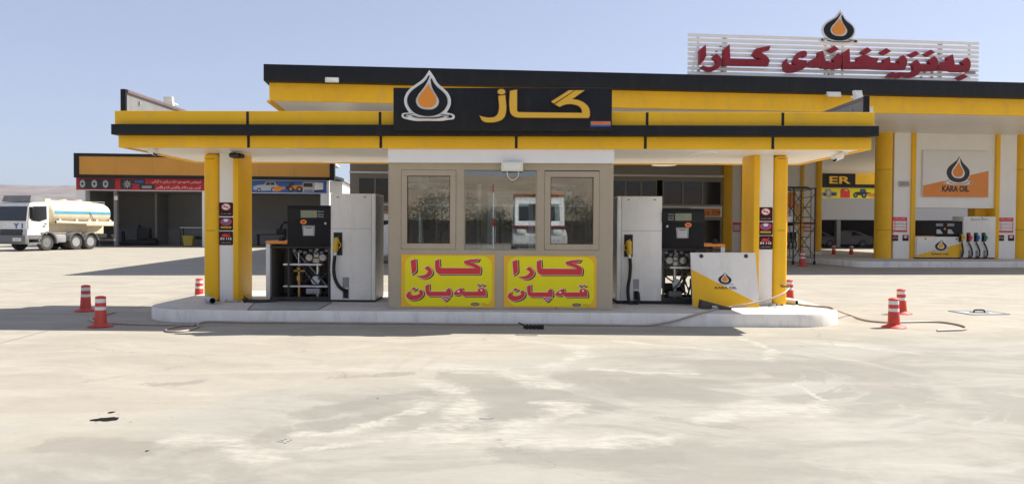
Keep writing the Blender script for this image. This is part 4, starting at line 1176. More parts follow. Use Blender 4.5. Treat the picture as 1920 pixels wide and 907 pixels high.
pump('white fuel pump left of the booth with its lower cabinet open', False, 620, 704, 720, 363, 562, 539, 620, 385, 462, 498.5,
     (564.5, 394.5, 595, 408), (569.5, 416), (570, 424.5, 589, 442), (610.5, 418.8), [(633.5, 369.5), (684, 369.5)], (625.5, 435.5, 642, 478.5), (642.5, 519.5, 654.5, 560),
     [(629, 468), (630.5, 451)], [(628, 479, .07), (626.5, 492, .085), (626, 508, .09), (628.5, 523, .09), (635, 536, .08), (644, 543.5, .05), (650, 545.5, .01)], 428.5,
     [(602, 396.5), (602, 401.5), (602, 406)], True)
pump('white fuel pump right of the booth with daylight through its open cabinet', True, 1157, 1241, 1144, 368, 563.5, 1241, 1320, 391, 466, 1359.5,
     (1265.5, 400, 1296, 413.5), (1290, 421.7), (1270, 428.5, 1289, 446.5), (1250.8, 424.3), [(1178.5, 374.3), (1228, 374.3)], (1170, 439.5, 1186.5, 481.5), (1187, 523, 1198, 563),
     [(1180, 473), (1179, 456)], [(1181, 484, .07), (1182, 500, .085), (1180.5, 520, .095), (1177.5, 540, .10), (1178.5, 560, .10), (1184, 571, .10), (1192, 573, .09), (1197, 563, .05), (1196, 548, .02)], 432.5,
     [(1258, 402), (1258, 407), (1258, 411.5)], False)

# ------------------------------------------------------------------ panel leaning on the right pump
def lean_panel():
    yb, yt = 13.2, 13.46
    c = [W.P(1299.5, 575, yb), W.P(1424, 571, yb), W.P(1416.5, 473.5, yt), W.P(1294.5, 473.5, yt)]
    c[0].z = c[1].z = IZ + .004
    root = thing('cover_panel', 'white and yellow pump cover leaning beside the right pillar', 'cover panel', ((c[0] + c[1]) / 2))
    n = Vector((0, .052, .0))
    MB().hexa([c[0], c[1], c[1] + n, c[0] + n], [c[3], c[2], c[2] + n, c[3] + n]).build('sheet', 'pumpwhite', root)
    def at(u, v, o=0.0):
        a = c[0].lerp(c[1], u); b = c[3].lerp(c[2], u); return a.lerp(b, v) + Vector((0, -o, -o * .2))
    m = MB(); k = [at(.001, .001, .0015), at(.999, .001, .0015), at(.999, .055, .0015), at(.001, .69, .0015)]
    m.add(k + [p + Vector((0, .001, 0)) for p in k], [(0, 1, 2, 3), (7, 6, 5, 4), (0, 4, 5, 1), (1, 5, 6, 2), (2, 6, 7, 3), (3, 7, 4, 0)]).build('yellow_field', 'yellow', root)
    def put(mb):
        mb.v = [at(v.x, v.z, .003 - v.y) for v in mb.v]; return mb
    e = MB(); wdt, hgt = 122 * .0094, 1.0
    emblem(e, .505, .40, .20, .235, 0, (0, 1), white=None, th=.0012)
    put(e).build('emblem', ['print_black', 'logo_orange'], root)
    t = MB().text('KARA OIL', .345, .68, .325, .372, 0, .0012, 0, bold=.03); put(t).build('lettering', 'print_black', root)
    for u in (.165, .85):
        q = at(u, .935, .002); MB().lathe([(.036, 0), (.036, -.008), (.02, -.014), (0, -.014)], q, axis='y', n=18).build('lock', 'darkmetal', root)


lean_panel()
# brown block in front of it
a = W.G(1312, 578, IZ); b = W.G(1369, 580, IZ)
blk = thing('brown_block', 'dark brown block lying on the island before the leaning panel', 'block', ((a + b) / 2))
MB().hexa([(a.x, a.y - .1, IZ + .002), (b.x, b.y - .08, IZ + .002), (b.x, b.y + .02, IZ + .002), (a.x, a.y + .14, IZ + .002)],
          [(a.x + .02, a.y - .08, IZ + .135), (b.x, b.y - .075, IZ + .035), (b.x, b.y + .015, IZ + .035), (a.x + .02, a.y + .12, IZ + .15)]).build('wedge', 'wood', blk)
q0 = a.lerp(b, .46)
MB().hexa([(q0.x - .05, q0.y - .096, IZ + .03), (q0.x + .07, q0.y - .092, IZ + .03), (q0.x + .07, q0.y - .088, IZ + .03), (q0.x - .05, q0.y - .092, IZ + .03)], [(q0.x - .05, q0.y - .092, IZ + .07), (q0.x + .07, q0.y - .089, IZ + .06), (q0.x + .07, q0.y - .085, IZ + .06), (q0.x - .05, q0.y - .088, IZ + .07)]).build('paper_label', 'lightgrey', blk)

# ------------------------------------------------------------------ hoses, pipes, tap
def ground_hose(name, label, pts, r, m, z0=0.0):
    P_ = [W.G(p[0], p[1], (p[2] if len(p) > 2 else z0) + r) for p in pts]
    return tag(MB().tube(P_, r, n=10, sub=8).build(name, m), label, 'hose')


H = .017
tap = W.P(1472, 537, 13.4)
hp = [W.P(1479, 540, 13.36), W.P(1470, 549, 13.2), W.P(1449, 558.5, 13.1), W.P(1420, 566, 13.04), W.P(1392, 571.5, 12.97)] + [W.G(x, y, IZ + H) for x, y in ((1362, 576), (1335, 580.5))]
kf = IY0 - .03
e1 = W.P(1318, 585.5, kf); e2 = W.P(1290, 595, kf); e3 = W.P(1255, 603.5, kf - .01)
hp += [Vector((e1.x, kf + .03, IZ + H)), Vector((e2.x, kf - .0, .155)), Vector((e3.x, kf - .01, .07))]
hp += [Vector((W.P(p, 606, kf).x, kf - .015 + .012 * math.sin(p * .02), H)) for p in (1210, 1150, 1080, 1030, 980, 900, 820, 740, 660, 580, 500, 430, 385)]
hp += [W.G(x, y, H) for x, y in ((362, 609.5), (345, 609.5), (330, 612), (314, 616), (312, 620), (328, 621.5), (350, 619.5), (366, 614), (372, 609.5))]
hp += [W.G(x, y, H) for x, y in ((352, 607.5), (320, 608.5), (260, 607.5), (218, 606), (196, 605.5), (180, 603.5), (171, 600), (172, 596.5), (182, 593), (200, 588.5), (214, 585))]
tag(MB().tube(hp, H, n=10, sub=7).build('water_hose', 'hose'), 'long cream hose running along the foot of the island from the pillar tap', 'hose')
hr = [W.G(x, y, IZ + H) for x, y in ((1497, 570), (1515, 572.5), (1540, 574.5), (1556, 576))]
hr += [Vector((5.57, 13.0, IZ - .0)), ] + [W.G(x, y, H) for x, y in ((1592, 590), (1610, 596.5), (1632, 601.5), (1662, 603.8), (1690, 603.6), (1730, 602.8), (1765, 603.6), (1795, 608), (1811, 613.5), (1806, 617.5), (1785, 618.5), (1757, 619.3))]
tag(MB().tube(hr, .017, n=10, sub=7).build('water_hose', 'hose'), 'thin cream hose curling over the sunny concrete right of the island', 'hose')
g = [W.G(x, y, .012) for x, y in ((1560, 602), (1590, 603.5), (1625, 604.5), (1652, 606))]

tp = thing('water_tap', 'small brass tap with hose on the right canopy pillar', 'tap', (tap.x, 13.42, tap.z))
MB().cyl((tap.x - .02, 13.5, tap.z), (tap.x - .02, 13.38, tap.z), .022, n=12).cyl((tap.x - .02, 13.41, tap.z), (tap.x + .06, 13.36, tap.z + .0), .02, n=12).build('body', 'brass', tp)
MB().cyl((tap.x - .02, 13.40, tap.z), (tap.x - .02, 13.40, tap.z + .05), .008, n=8).box(tap.x - .09, tap.x + .05, 13.39, 13.41, tap.z + .05, tap.z + .062, bev=.003).build('handle', 'steel', tp)


def stub(label, a, b, r):
    d = (b - a).normalized(); root = thing('plastic_pipe', label, 'pipe', ((a + b) / 2 - Vector((0, 0, r))))
    n = 20; q = d.to_track_quat('Z', 'Y'); vs = []
    for p, rr in ((a, r), (b, r), (b, r * .82), (b - d * .25, r * .82)):
        vs += [p + q @ Vector((rr * math.cos(2 * PI * i / n), rr * math.sin(2 * PI * i / n), 0)) for i in range(n)]
    fs = [(k * n + i, k * n + (i + 1) % n, (k + 1) * n + (i + 1) % n, (k + 1) * n + i) for k in range(3) for i in range(n)]
    MB().add(vs, fs[:2 * n]).build('tube', 'pvc', root)
    MB().add(vs, [f for f in fs[2 * n:]] + [tuple(range(3 * n, 4 * n))]).build('bore', 'rubber', root)


a = W.G(397, 556, IZ + .075); b = W.G(384, 566, IZ + .075); stub('short grey pipe end lying at the left canopy pillar', Vector((a.x, 13.44, IZ + .064)), Vector((b.x, 13.0, IZ + .064)), .062)
a = W.G(1454, 562.5, IZ + .045); b = W.G(1494, 567, IZ + .045); stub('grey pipe end lying on the sunlit island at the right pillar', a, b, .043)
# small rubble by the right pillar foot
rb = MB(); rnd = random.Random(4)
for i in range(26):
    px, py = rnd.uniform(1424, 1462), rnd.uniform(568, 573.5); s = rnd.uniform(.012, .035); q = W.G(px, py, IZ)
    rb.box(q.x - s, q.x + s, q.y - s, q.y + s, IZ, IZ + s * 1.2, bev=s * .3)
tag(rb.build('rubble', 'reflect'), 'loose pale rubble at the foot of the right pillar', 'rubble', kind='stuff')
fl = MB(); q = W.G(432, 567, IZ)
fl.box(q.x - .12, q.x + .12, 13.36, 13.46, IZ + .001, IZ + .03, bev=.006).cyl((q.x - .1, 13.4, IZ + .03), (q.x - .1, 13.4, IZ + .05), .014, n=8).cyl((q.x + .1, 13.4, IZ + .03), (q.x + .1, 13.4, IZ + .05), .014, n=8)
tag(fl.build('floor_bracket', 'pvc'), 'small grey bracket bolted at the foot of the left pillar', 'bracket')
q = W.G(467, 565, IZ)
tag(MB().tube([(q.x, 13.35, IZ + .04), (q.x + .3, 13.36, IZ + .03), (q.x + .55, 13.45, IZ + .035)], .03, n=10).ball((q.x, 13.35, IZ + .05), .05, .05, .05).cyl((q.x - .02, 13.36, IZ + .06), (q.x - .02, 13.36, IZ + .13), .012, n=8).build('pipe_valve', 'darkmetal'), 'dark pipe valve lying between the left pillar and the left pump', 'valve')
# black coupling on the hose
q = W.G(998, 613, .03)
cp = thing('hose_coupling', 'black hose coupling lying against the island kerb below the booth', 'coupling', (q.x, q.y, 0))
m = MB(); m.cyl((q.x - .14, q.y, .035), (q.x + .12, q.y + .01, .035), .026, n=14)
for k in range(4): m.cyl((q.x - .10 + .06 * k, q.y, .035), (q.x - .07 + .06 * k, q.y, .035), .04, n=14)
m.cyl((q.x + .12, q.y + .01, .035), (q.x + .18, q.y + .012, .035), .036, n=12); m.build('body', 'rubber', cp)
MB().tube([(q.x - .12, q.y, .05), (q.x - .18, q.y - .01, .085), (q.x - .22, q.y - .01, .095)], .012, n=8).build('lever', 'rubber', cp)

# ------------------------------------------------------------------ bollards
def bollard(label, loc, scale=1.0):
    root = thing('bollard', label, 'bollard', (0, 0, 0), group='red and white bollards')
    Hh = .48
    prof = [(.096, .05), (.089, .14), (.084, .26), (.0815, .265), (.0815, .318), (.080, .323), (.080, .376), (.079, .381), (.079, .444), (.078, .448), (.078, .47), (.070, .478), (.03, .488), (0, .489)]
    ms = [0, 0, 0, 1, 0, 0, 0, 1, 0, 0, 0, 0, 0]
    MB().lathe(prof, n=28, ms=ms).build('post', ['red', 'reflect'], root)
    MB().lathe([(.185, 0.0), (.19, .012), (.175, .024), (.12, .04), (.1055, .0505)], n=32).build('base', 'red', root)
    root.location = loc; root.rotation_euler = (0, 0, random.uniform(0, 3)); root.scale = (scale,) * 3
    return root


bl = [(160.5, 583, 'red and white bollard in the canopy shadow, behind the leftmost hose loop'), (188.5, 612, 'red and white bollard standing in the hose loop left of the island'),
      (373, 563, 'red and white bollard half hidden behind the left canopy pillar'), (1676, 613.5, 'red and white bollard nearest the curled hose end on the right'),
      (1690.5, 588, 'red and white bollard standing just behind another one right of the island'), (1480, 566, 'red and white bollard behind the right canopy pillar and hose'),
      (1505, 499, 'dusty red and white bollard in the shade below the scaffold'), (1563, 478, 'small distant red and white bollard on the sunlit strip, left one'), (1596, 479, 'small distant red and white bollard on the sunlit strip, right one')]
b0 = None
for px, py, lab in bl:
    g = W.G(px, py, 0); sc = 1.0
    if b0 is None: b0 = bollard(lab, g)
    else: b = dup(b0, g, random.uniform(0, 3), lab)
    b_ = b0 if b0['label'] == lab else b
    b_.rotation_euler = (random.uniform(-.025, .025), random.uniform(-.025, .025), random.uniform(0, 6)); b_.scale = (random.uniform(.96, 1.03),) * 3
    if py < 510: b_.scale = (1.25,) * 3

# manhole
c = [W.G(1779, 582.5, .006), W.G(1851, 582.8, .006), W.G(1893, 588.8, .006), W.G(1822, 589.6, .006)]
mh = thing('manhole_cover', 'grey steel cover plate in the concrete at the right edge', 'manhole cover', sum(c, Vector()) / 4)
MB().add([p for p in c] + [p - Vector((0, 0, .004)) for p in c], [(0, 1, 2, 3), (0, 4, 5, 1), (1, 5, 6, 2), (2, 6, 7, 3), (3, 7, 4, 0)]).build('plate', 'manhole', mh, smooth=0)
fm = MB()
for i in range(4):
    a, b = c[i], c[(i + 1) % 4]; d = (b - a).normalized(); n = Vector((-d.y, d.x, 0)) * .02
    fm.add([a + n, a - n, b - n, b + n, a + n + Vector((0, 0, .008)), a - n + Vector((0, 0, .008)), b - n + Vector((0, 0, .008)), b + n + Vector((0, 0, .008))], [(4, 5, 6, 7), (0, 1, 5, 4), (1, 2, 6, 5), (2, 3, 7, 6), (3, 0, 4, 7)])
fm.build('rim', 'grey', mh)
q = sum(c, Vector()) / 4
MB().tube([q + Vector((-.1, 0, .0)), q + Vector((-.08, 0, .05)), q + Vector((.08, 0, .05)), q + Vector((.1, 0, 0))], .014, n=8).box(q.x - .16, q.x + .16, q.y - .05, q.y + .05, .007, .016).build('handle', 'rubber', mh)
# ================================================================== big canopy (frame B: x along its front, y into the depth)
SOF = 5.93
big = thing('station_canopy', 'huge high fuel canopy with black and yellow fascia behind the booth', 'canopy', (15, 9, 0), B)
q = B.box(494, 118, 1894, 184, 0)
bz0, bz1 = B.P(1100, 167, 0).z, B.P(1100, 134.5, 0).z
bz1 = (B.P(494, 116, 0).z + B.P(1894, 158, 0).z) / 2; bz0 = (B.P(600, 151, 0).z + B.P(1800, 183.5, 0).z) / 2
XL = B.P(494, 130, 0).x; XR = 46
BD = 18.6
yl = B.P(505, 165, .35).x
MB(B).box(XL, XR, 0, .34, bz0, bz1, bev=.01).box(XL, XL + .34, .341, BD, bz0, bz1).build('black_fascia', 'black', big)
MB(B).box(yl, XR, .35, .45, SOF, bz0 + .1).box(yl, yl + .1, .451, BD, SOF, bz0 + .1).build('yellow_fascia', 'yellow', big)
MB(B).box(yl + .1, XR, .451, BD, SOF + .02, SOF + .10).build('soffit', 'ribbed', big)
MB(B).box(XL + .345, XR, .345, BD, bz1 - .3, bz1 - .2).build('roof', 'roof', big)
WX = 40.3
MB(B).box(yl + .1, WX, BD + .001, 30.2, SOF + .02, SOF + .10).build('rear_soffit', 'ribbed', big)
MB(B).box(yl, WX, BD + .002, 30.2, SOF + .101, SOF + .8).build('rear_roof', 'roof', big)
MB(B).box(yl - .12, yl + .02, .5, 9.0, SOF - .02, SOF + .04).build('edge_trim', 'yellow', big)
# red letters fixed on the far left side of this canopy, seen edge on
tag(MB(B).box(yl - .16, yl - .02, 3.4, 4.0, SOF + .05, bz0 - .05, bev=.02).build('side_sign', 'crimson'), 'dark red sign seen edge on at the left corner of the high canopy', 'sign')

a = B.box(612, 148.5, 637, 158, .2); floodlight('floodlight under the black fascia near the left end of the high canopy', a[0], a[1], a[2], a[3], -.05, B, tilt=.3)
a = B.box(1543, 175, 1568, 184.5, .2); floodlight('floodlight under the black fascia above the right roof board', a[0], a[1], a[2], a[3], -.05, B, tilt=.3)
a = B.box(519, 187, 534, 195, 1.2); floodlight('floodlight at the left corner of the high canopy soffit', a[0], a[1], a[2], a[3], 1.2, B, tilt=.5)

# ------------------------------------------------------------------ slatted roof sign
RY = .9
rs = thing('roof_sign', 'white slatted roof sign with crimson Kurdish lettering on the high canopy', 'sign', (20, RY, bz1), B)
l0, l1 = B.P(1290, 60.5, RY), B.P(1836, 81, RY); bt = bz1 - .25
rx0, rx1, rtop = l0.x, l1.x, (l0.z + l1.z) / 2
N = 10; pit = (rtop - .0 - bz1 + .08) / (N + .2)
for i in range(N + 1):
    z = rtop - i * pit
    MB(B).box(rx0, rx1, RY, RY + .05, z - pit * .72, z, bev=.006).build('slat', 'white', rs)
for px in (1310, 1360, 1563, 1765, 1820):
    x = B.P(px, 100, RY).x; w = .16 if px in (1360, 1563, 1765) else .06
    MB(B).box(x - w / 2, x + w / 2, RY + .051, RY + .13, bt, rtop - .02).build('post', 'lightgrey', rs)
    MB(B).hexa([(x - .04, RY + 1.0, bt), (x + .04, RY + 1.0, bt), (x + .04, RY + 1.1, bt), (x - .04, RY + 1.1, bt)], [(x - .04, RY + .13, rtop - .5), (x + .04, RY + .13, rtop - .5), (x + .04, RY + .2, rtop - .5), (x - .04, RY + .2, rtop - .5)]).build('brace', 'lightgrey', rs)
for px, py in ((1351, 88), (1343, 97), (1335, 104), (1353, 125), (1353, 134), (1555, 127), (1553, 139), (1747, 137), (1747, 145), (1733, 136), (1727, 145), (1760, 101.5), (1310, 133)):
    q = B.P(px, py, RY - .01); MB(B).box(q.x - .045, q.x + .045, RY - .03, RY - .002, q.z - .03, q.z + .03).build('clip', 'grey', rs)
LY = RY - .22
A = lambda p: trace(1290, 70, 7.111, p, B, LY)
D = lambda p: trace(1550, 70, 6.62, p, B, LY)
LET = [A([(160, 175), (235, 108), (240, 250), (205, 315), (160, 360)]),
       A([(330, 270), (378, 225), (430, 270, 1), (448, 320, 1), (420, 390, 1), (350, 438, 1), (280, 450, 1), (178, 400), (205, 383), (270, 400, 1), (350, 380, 1), (385, 345, 1), (375, 318)]),
       A([(478, 170), (553, 105), (560, 290), (1000, 298), (900, 265), (868, 225), (915, 155), (1095, 118), (1080, 168), (965, 195), (1060, 270, 1), (1088, 308), (1065, 380), (480, 370)]),
       A([(1285, 330), (1325, 288), (1330, 345, 1), (1380, 368, 1), (1450, 373), (1408, 345), (1410, 308), (1470, 215, 1), (1530, 188, 1), (1578, 200, 1), (1575, 255), (1545, 262), (1530, 240), (1480, 270, 1), (1460, 298), (1575, 315), (1585, 350, 1), (1560, 400, 1), (1480, 445, 1), (1380, 465, 1), (1310, 450, 1), (1283, 390, 1)]),
       A([(1605, 375), (1650, 310, 1), (1745, 265), (1740, 205), (1798, 183), (1830, 320), (1866, 322), (1866, 410), (1790, 410), (1760, 385), (1700, 398, 1)]),
       D([(16, 306), (110, 318), (85, 278), (150, 205), (178, 240, 1), (185, 300, 1), (160, 385), (16, 388)]),
       D([(25, 155), (100, 112), (148, 152), (72, 190)]),
       D([(205, 200), (280, 148), (290, 312), (385, 308), (385, 262, 1), (430, 235, 1), (480, 225, 1), (560, 255, 1), (645, 265), (615, 320), (720, 322), (712, 282), (780, 248), (790, 318), (920, 330), (885, 295), (950, 228), (985, 260, 1), (997, 310, 1), (970, 400), (740, 400), (520, 388), (205, 388)]),
       D([(435, 180), (505, 130), (555, 168), (485, 208)]), D([(672, 185), (742, 140), (795, 175), (722, 215)]),
       D([(1060, 335), (1125, 283), (1165, 340), (1305, 340), (1270, 300), (1340, 240), (1375, 285, 1), (1380, 340, 1), (1350, 415), (1165, 418), (1140, 452, 1), (1090, 485, 1), (1040, 493, 1), (960, 467), (910, 500), (880, 505), (855, 490), (800, 500), (755, 480), (820, 435), (860, 455), (900, 440), (970, 445), (1040, 440, 1), (1090, 400, 1)]),
       D([(1030, 215), (1105, 175), (1150, 205), (1080, 245)]), D([(1220, 205), (1295, 160), (1340, 190), (1265, 232)]),
       D([(1385, 400), (1440, 320, 1), (1510, 290), (1502, 250), (1565, 218), (1590, 350), (1715, 352), (1680, 310), (1745, 258), (1775, 290, 1), (1785, 350, 1), (1760, 425), (1560, 425), (1530, 410)]),
       D([(1625, 495), (1705, 462), (1748, 492), (1668, 530)])]
for sp in LET:
    MB(B).shape([grow(sp, .014)], LY, .16, 0).build('letter', 'crimson', rs)
e0 = B.box(1544, 25, 1600, 79, LY)
mb = MB(B); emblem(mb, (e0[0] + e0[1]) / 2, e0[2] - .02, (e0[1] - e0[0]), e0[3] - e0[2] + .02, LY - .02, (1, 2), white=0, th=.03, rim=.06)
mb.build('emblem', ['print_white', 'black', 'logo_orange'], rs)
z_ = e0[2]; x_ = (e0[0] + e0[1]) / 2
for dx in (-.35, .35): MB(B).box(x_ + dx - .04, x_ + dx + .04, RY + .06, RY + .12, bt, z_ + .5).box(x_ + dx - .04, x_ + dx + .04, LY + .03, RY + .059, z_ + .3, z_ + .4).build('emblem_stay', 'lightgrey', rs)
MB(B).box(B.P(1816, 134, LY).x, B.P(1836, 134, LY).x, RY - .03, RY - .002, B.P(1826, 136.5, LY).z, B.P(1826, 131.5, LY).z).build('clip', 'grey', rs)


# ------------------------------------------------------------------ pier walls with sign panel over each pump bay
def notice(px0, py0, px1, py1, y, label):
    x0, x1, z0, z1 = B.box(px0, py0, px1, py1, y); w, h = x1 - x0, z1 - z0
    r = thing('notice_board', label, 'notice', ((x0 + x1) / 2, y, z0), B)
    MB(B).box(x0, x1, y - .012, y - .001, z0, z1).build('plate', 'print_red', r)
    m = MB(B)
    for k in range(3): m.box(x0 + .06 * w, x1 - .06 * w, y - .016, y - .011, z0 + h * (.13 + .215 * k), z0 + h * (.31 + .215 * k))
    m.build('white_field', 'print_white', r)
    t = MB(B); t.text(ar('ئاگاداری تکایە'.replace('ئ', 'ا')), x0 + .15 * w, x1 - .15 * w, z1 - .17 * h, z1 - .06 * h, y - .014, .003, 1)
    for k in range(3):
        zc = z0 + h * (.22 + .215 * k)
        t.shape([ell(x0 + .17 * w, zc, .07 * w, .07 * h)], y - .018, .002, 0); t.shape([ell(x0 + .17 * w, zc, .045 * w, .045 * h)], y - .020, .002, 1)
        t.text(ar(('قەدەغە یە', 'پشکنین بکە', 'سوپاس')[k]), x0 + .32 * w, x1 - .12 * w, zc - .035 * h, zc + .035 * h, y - .018, .002, 2)
    t.build('lettering', ['print_red', 'print_white', 'grey'], r)


def kara_panel(root, px0, py0, px1, py1, y, lo_l, lo_r):
    x0, x1, z0, z1 = B.box(px0, py0, px1, py1, y); w, h = x1 - x0, z1 - z0
    MB(B).box(x0, x1, y - .10, y - .001, z0, z1, bev=.005).build('panel_sheet', 'print_white', root)
    yy = y - .103
    MB(B).prism([(x0 + .012, z0 + .012), (x1 - .012, z0 + .012), (x1 - .012, z0 + h * lo_r), (x0 + .012, z0 + h * lo_l)], yy, yy + .003).build('orange_field', 'orange', root)
    e = MB(B); emblem(e, x0 + .53 * w, z0 + .285 * h, .35 * w, .60 * h, yy - .003, (0, 1), white=2, th=.003, rim=.03); e.build('emblem', ['print_black', 'orange', 'print_white'], root)
    MB(B).text('KARA OIL', x0 + .29 * w, x0 + .70 * w, z0 + .115 * h, z0 + .25 * h, yy - .003, .003, 0, bold=.045).build('lettering', 'print_black', root)


def round_pillar(x0, x1, y, z0, z1, parent, dep=.9):
    r = (x1 - x0) / 2; n = 40
    MB(B).prism([(x0 + r - r * math.cos(2 * PI * i / n), y + dep / 2 - dep / 2 * math.sin(2 * PI * i / n)) for i in range(n)], z0, z1, axis='z').build('round_pillar', 'yellow', parent)


KY = 5.9; KZ = .25
kp = [B.G(p, 490, KZ) for p in (1640, 1894)]
kfront = (B.G(1650, 500.5, 0).y + B.G(1890, 502, 0).y) / 2
island('pump_island', 'long concrete island under the high canopy at the right', B.P(1610, 495, kfront).x, 40, kfront, 10.5, KZ, .6, B)
px = lambda p, y=430, d=KY: B.P(p, y, d).x
bay = thing('pier_wall', 'white pier wall with round yellow columns and a large oil company panel above a pump', 'pier', (px(1770), KY, KZ), B)
round_pillar(px(1650), px(1675), KY - .15, KZ, SOF + .02, bay)
MB(B).box(px(1675) + .002, px(1706), KY, KY + .9, KZ, SOF + .02).build('pier_panel', 'white', bay)
MB(B).box(px(1706) + .002, px(1714), KY - .08, KY + .95, KZ, SOF + .02, bev=.01).build('yellow_post', 'yellow', bay)
hz = B.P(1790, 390, KY).z
MB(B).box(px(1714) + .002, px(1863.5), KY + .02, KY + .85, hz, SOF + .02).build('header_wall', 'white', bay)
MB(B).box(px(1863.5) + .002, px(1871), KY - .08, KY + .95, KZ, SOF + .02, bev=.01).build('yellow_post', 'yellow', bay)
MB(B).box(px(1871) + .002, px(1904), KY, KY + .9, KZ, SOF + .02).build('pier_panel', 'white', bay)
round_pillar(px(1904) + .002, px(1940), KY - .15, KZ, SOF + .02, bay)
MB(B).box(px(1843), px(1863.5) - .001, KY + .5, KY + 1.0, KZ, hz - .002).build('inner_post', 'yellow', bay)
kara_panel(bay, 1728, 283, 1851, 370, KY + .015, .245, .575)
for p in (1655, 1922):
    for py in (431, 318):
        z = B.P(p, py, KY).z; a, b = px(p - 15), px(p + 15)
        r = (px(1675) - px(1650)) / 2 if p < 1800 else (px(1940) - px(1904)) / 2; c = (px(1650) + px(1675)) / 2 if p < 1800 else (px(1904) + px(1940)) / 2
        mb = MB(B); n = 16
        pts = [(c - r * 1.004 * math.cos(PI * i / n), KY - .15 + .45 - .452 * math.sin(PI * i / n)) for i in range(n + 1)]
        mb.add([(u, v, z - .008) for u, v in pts] + [(u, v, z + .008) for u, v in pts], [(i, i + 1, n + 2 + i, n + 1 + i) for i in range(n)]).build('sheet_joint', 'wood', bay)
notice(1672.5, 407, 1700.5, 435, KY - .002, 'red and white notice board between the round pillar and the far white pump')
notice(1871.5, 408, 1899.5, 436, KY - .002, 'red and white notice board at the right end of the pier wall')
for p0, kd, lab in ((1669, 'fire', 'small maroon fire sticker beneath a notice, beside the big round pillar'), (1692, 'smoke', 'small maroon no smoking sticker beneath a notice, beside a yellow post'), (1867.5, 'fire', 'small maroon fire sticker right of the far pump'), (1890, 'smoke', 'small maroon no smoking sticker at the far right end')):
    if p0 in (1669, 1867.5): p0 += 3.5
    sticker(kd, p0, 440.5, p0 + 11.5, 451.5, KY - .004, lab, B, small=True)
a = B.box(1687, 340, 1702, 350, KY)
wb = thing('wall_light', 'grey twin wall light on the white pier beside the big round pillar', 'lamp', ((a[0] + a[1]) / 2, KY, a[2]), B)
m_ = (a[0] + a[1]) / 2
MB(B).box(a[0] - .05, m_ - .01, KY - .14, KY - .001, a[2], a[3], bev=.02).box(m_ + .01, a[1], KY - .14, KY - .001, a[2], a[3], bev=.02).build('housing', 'lightgrey', wb)
MB(B).box(m_ + .05, a[1] - .04, KY - .15, KY - .139, a[2] + .05, a[3] - .05).box(a[0] - .01, m_ - .05, KY - .15, KY - .139, a[2] + .05, a[3] - .05).build('lens', 'grey', wb)

# pump in that bay
DY = KY + .05
fp = thing('fuel_pump', 'far white fuel pump with four coloured nozzles under the oil company panel', 'fuel pump', (px(1785), DY, KZ), B)
bx = lambda a, b, c, d, y=DY: B.box(a, b, c, d, y)
zb_ = KZ + .001
c = bx(1711.5, 443.5, 1796, 487); MB(B).box(c[0], c[1], DY - .3, DY + .4, zb_ + .06, c[3], bev=.01).build('cabinet', 'pumpwhite', fp)
MB(B).box(c[0] - .02, c[1] + 1.6, DY - .27, DY + .38, zb_, zb_ + .058).build('plinth', 'rubber', fp)
w, h = c[1] - c[0], c[3] - zb_ - .06
MB(B).prism([(c[0] + .01, zb_ + .07), (c[1] - .01, zb_ + .07), (c[1] - .01, zb_ + .06 + .70 * h), (c[0] + .01, zb_ + .06 + .12 * h)], DY - .304, DY - .3).build('yellow_field', 'yellow', fp)
MB(B).box(c[0] - .02, c[1] - .7, DY - .2, DY + .35, c[3] + .001, c[3] + .035).build('tray', 'orange', fp)
e = MB(B); emblem(e, c[0] + .52 * w, zb_ + .36 * h, .26 * w, .58 * h, DY - .308, (0, 1), white=2, th=.003); e.build('emblem', ['print_black', 'yellow', 'print_white'], fp)
MB(B).text('KARA OIL', c[0] + .32 * w, c[0] + .70 * w, zb_ + .19 * h, zb_ + .28 * h, DY - .308, .003, 0, bold=.02).build('lettering', 'print_black', fp)
for u in (.18, .86): MB(B).lathe([(.035, 0), (.035, -.01), (0, -.014)], (c[0] + u * w, DY - .3, c[3] - .1), axis='y', n=14).build('lock', 'darkmetal', fp)
d = bx(1722, 415, 1748, 443); MB(B).hexa([(d[0], DY + .4, c[3] + .036), (d[1], DY - .26, c[3] + .036), (d[1], DY + .5, c[3] + .036), (d[0] + .1, DY + .5, c[3] + .036)], [(d[0], DY + .4, d[3]), (d[1], DY - .26, d[3]), (d[1], DY + .5, d[3]), (d[0] + .1, DY + .5, d[3])]).build('head_side', 'joint', fp)
d = bx(1748, 414.5, 1796, 443); dh = MB(B).box(d[0], d[1], DY - .28, DY + .5, c[3] + .001, d[3], bev=.012).build('display_head', 'head', fp)
for p0, p1 in ((1755, 1768), (1776, 1789)):
    g = bx(p0, 419, p1, 424, DY - .28); MB(B).box(g[0], g[1], DY - .285, DY - .279, g[2], g[3]).build('display', 'grey', dh)
    g = bx(p0 + 1, 430, p1 - 2, 438, DY - .28); MB(B).prism([(g[0], g[2]), (g[1] + .05, g[2]), (g[1] - .1, g[3]), (g[0], g[3])], DY - .286, DY - .28).build('paper_label', 'lightgrey', dh)
g = bx(1770, 426, 1773, 429, DY - .28); MB(B).lathe([(.05, 0), (.05, -.008), (0, -.012)], ((g[0] + g[1]) / 2, DY - .28, g[2]), axis='y', n=14).build('emblem', 'logo_orange', dh)
k = bx(1796, 406, 1856, 487); MB(B).box(k[0] + .01, k[1], DY - .34, DY + .4, zb_ + .058, k[3], bev=.012).build('column', 'pumpwhite', fp)
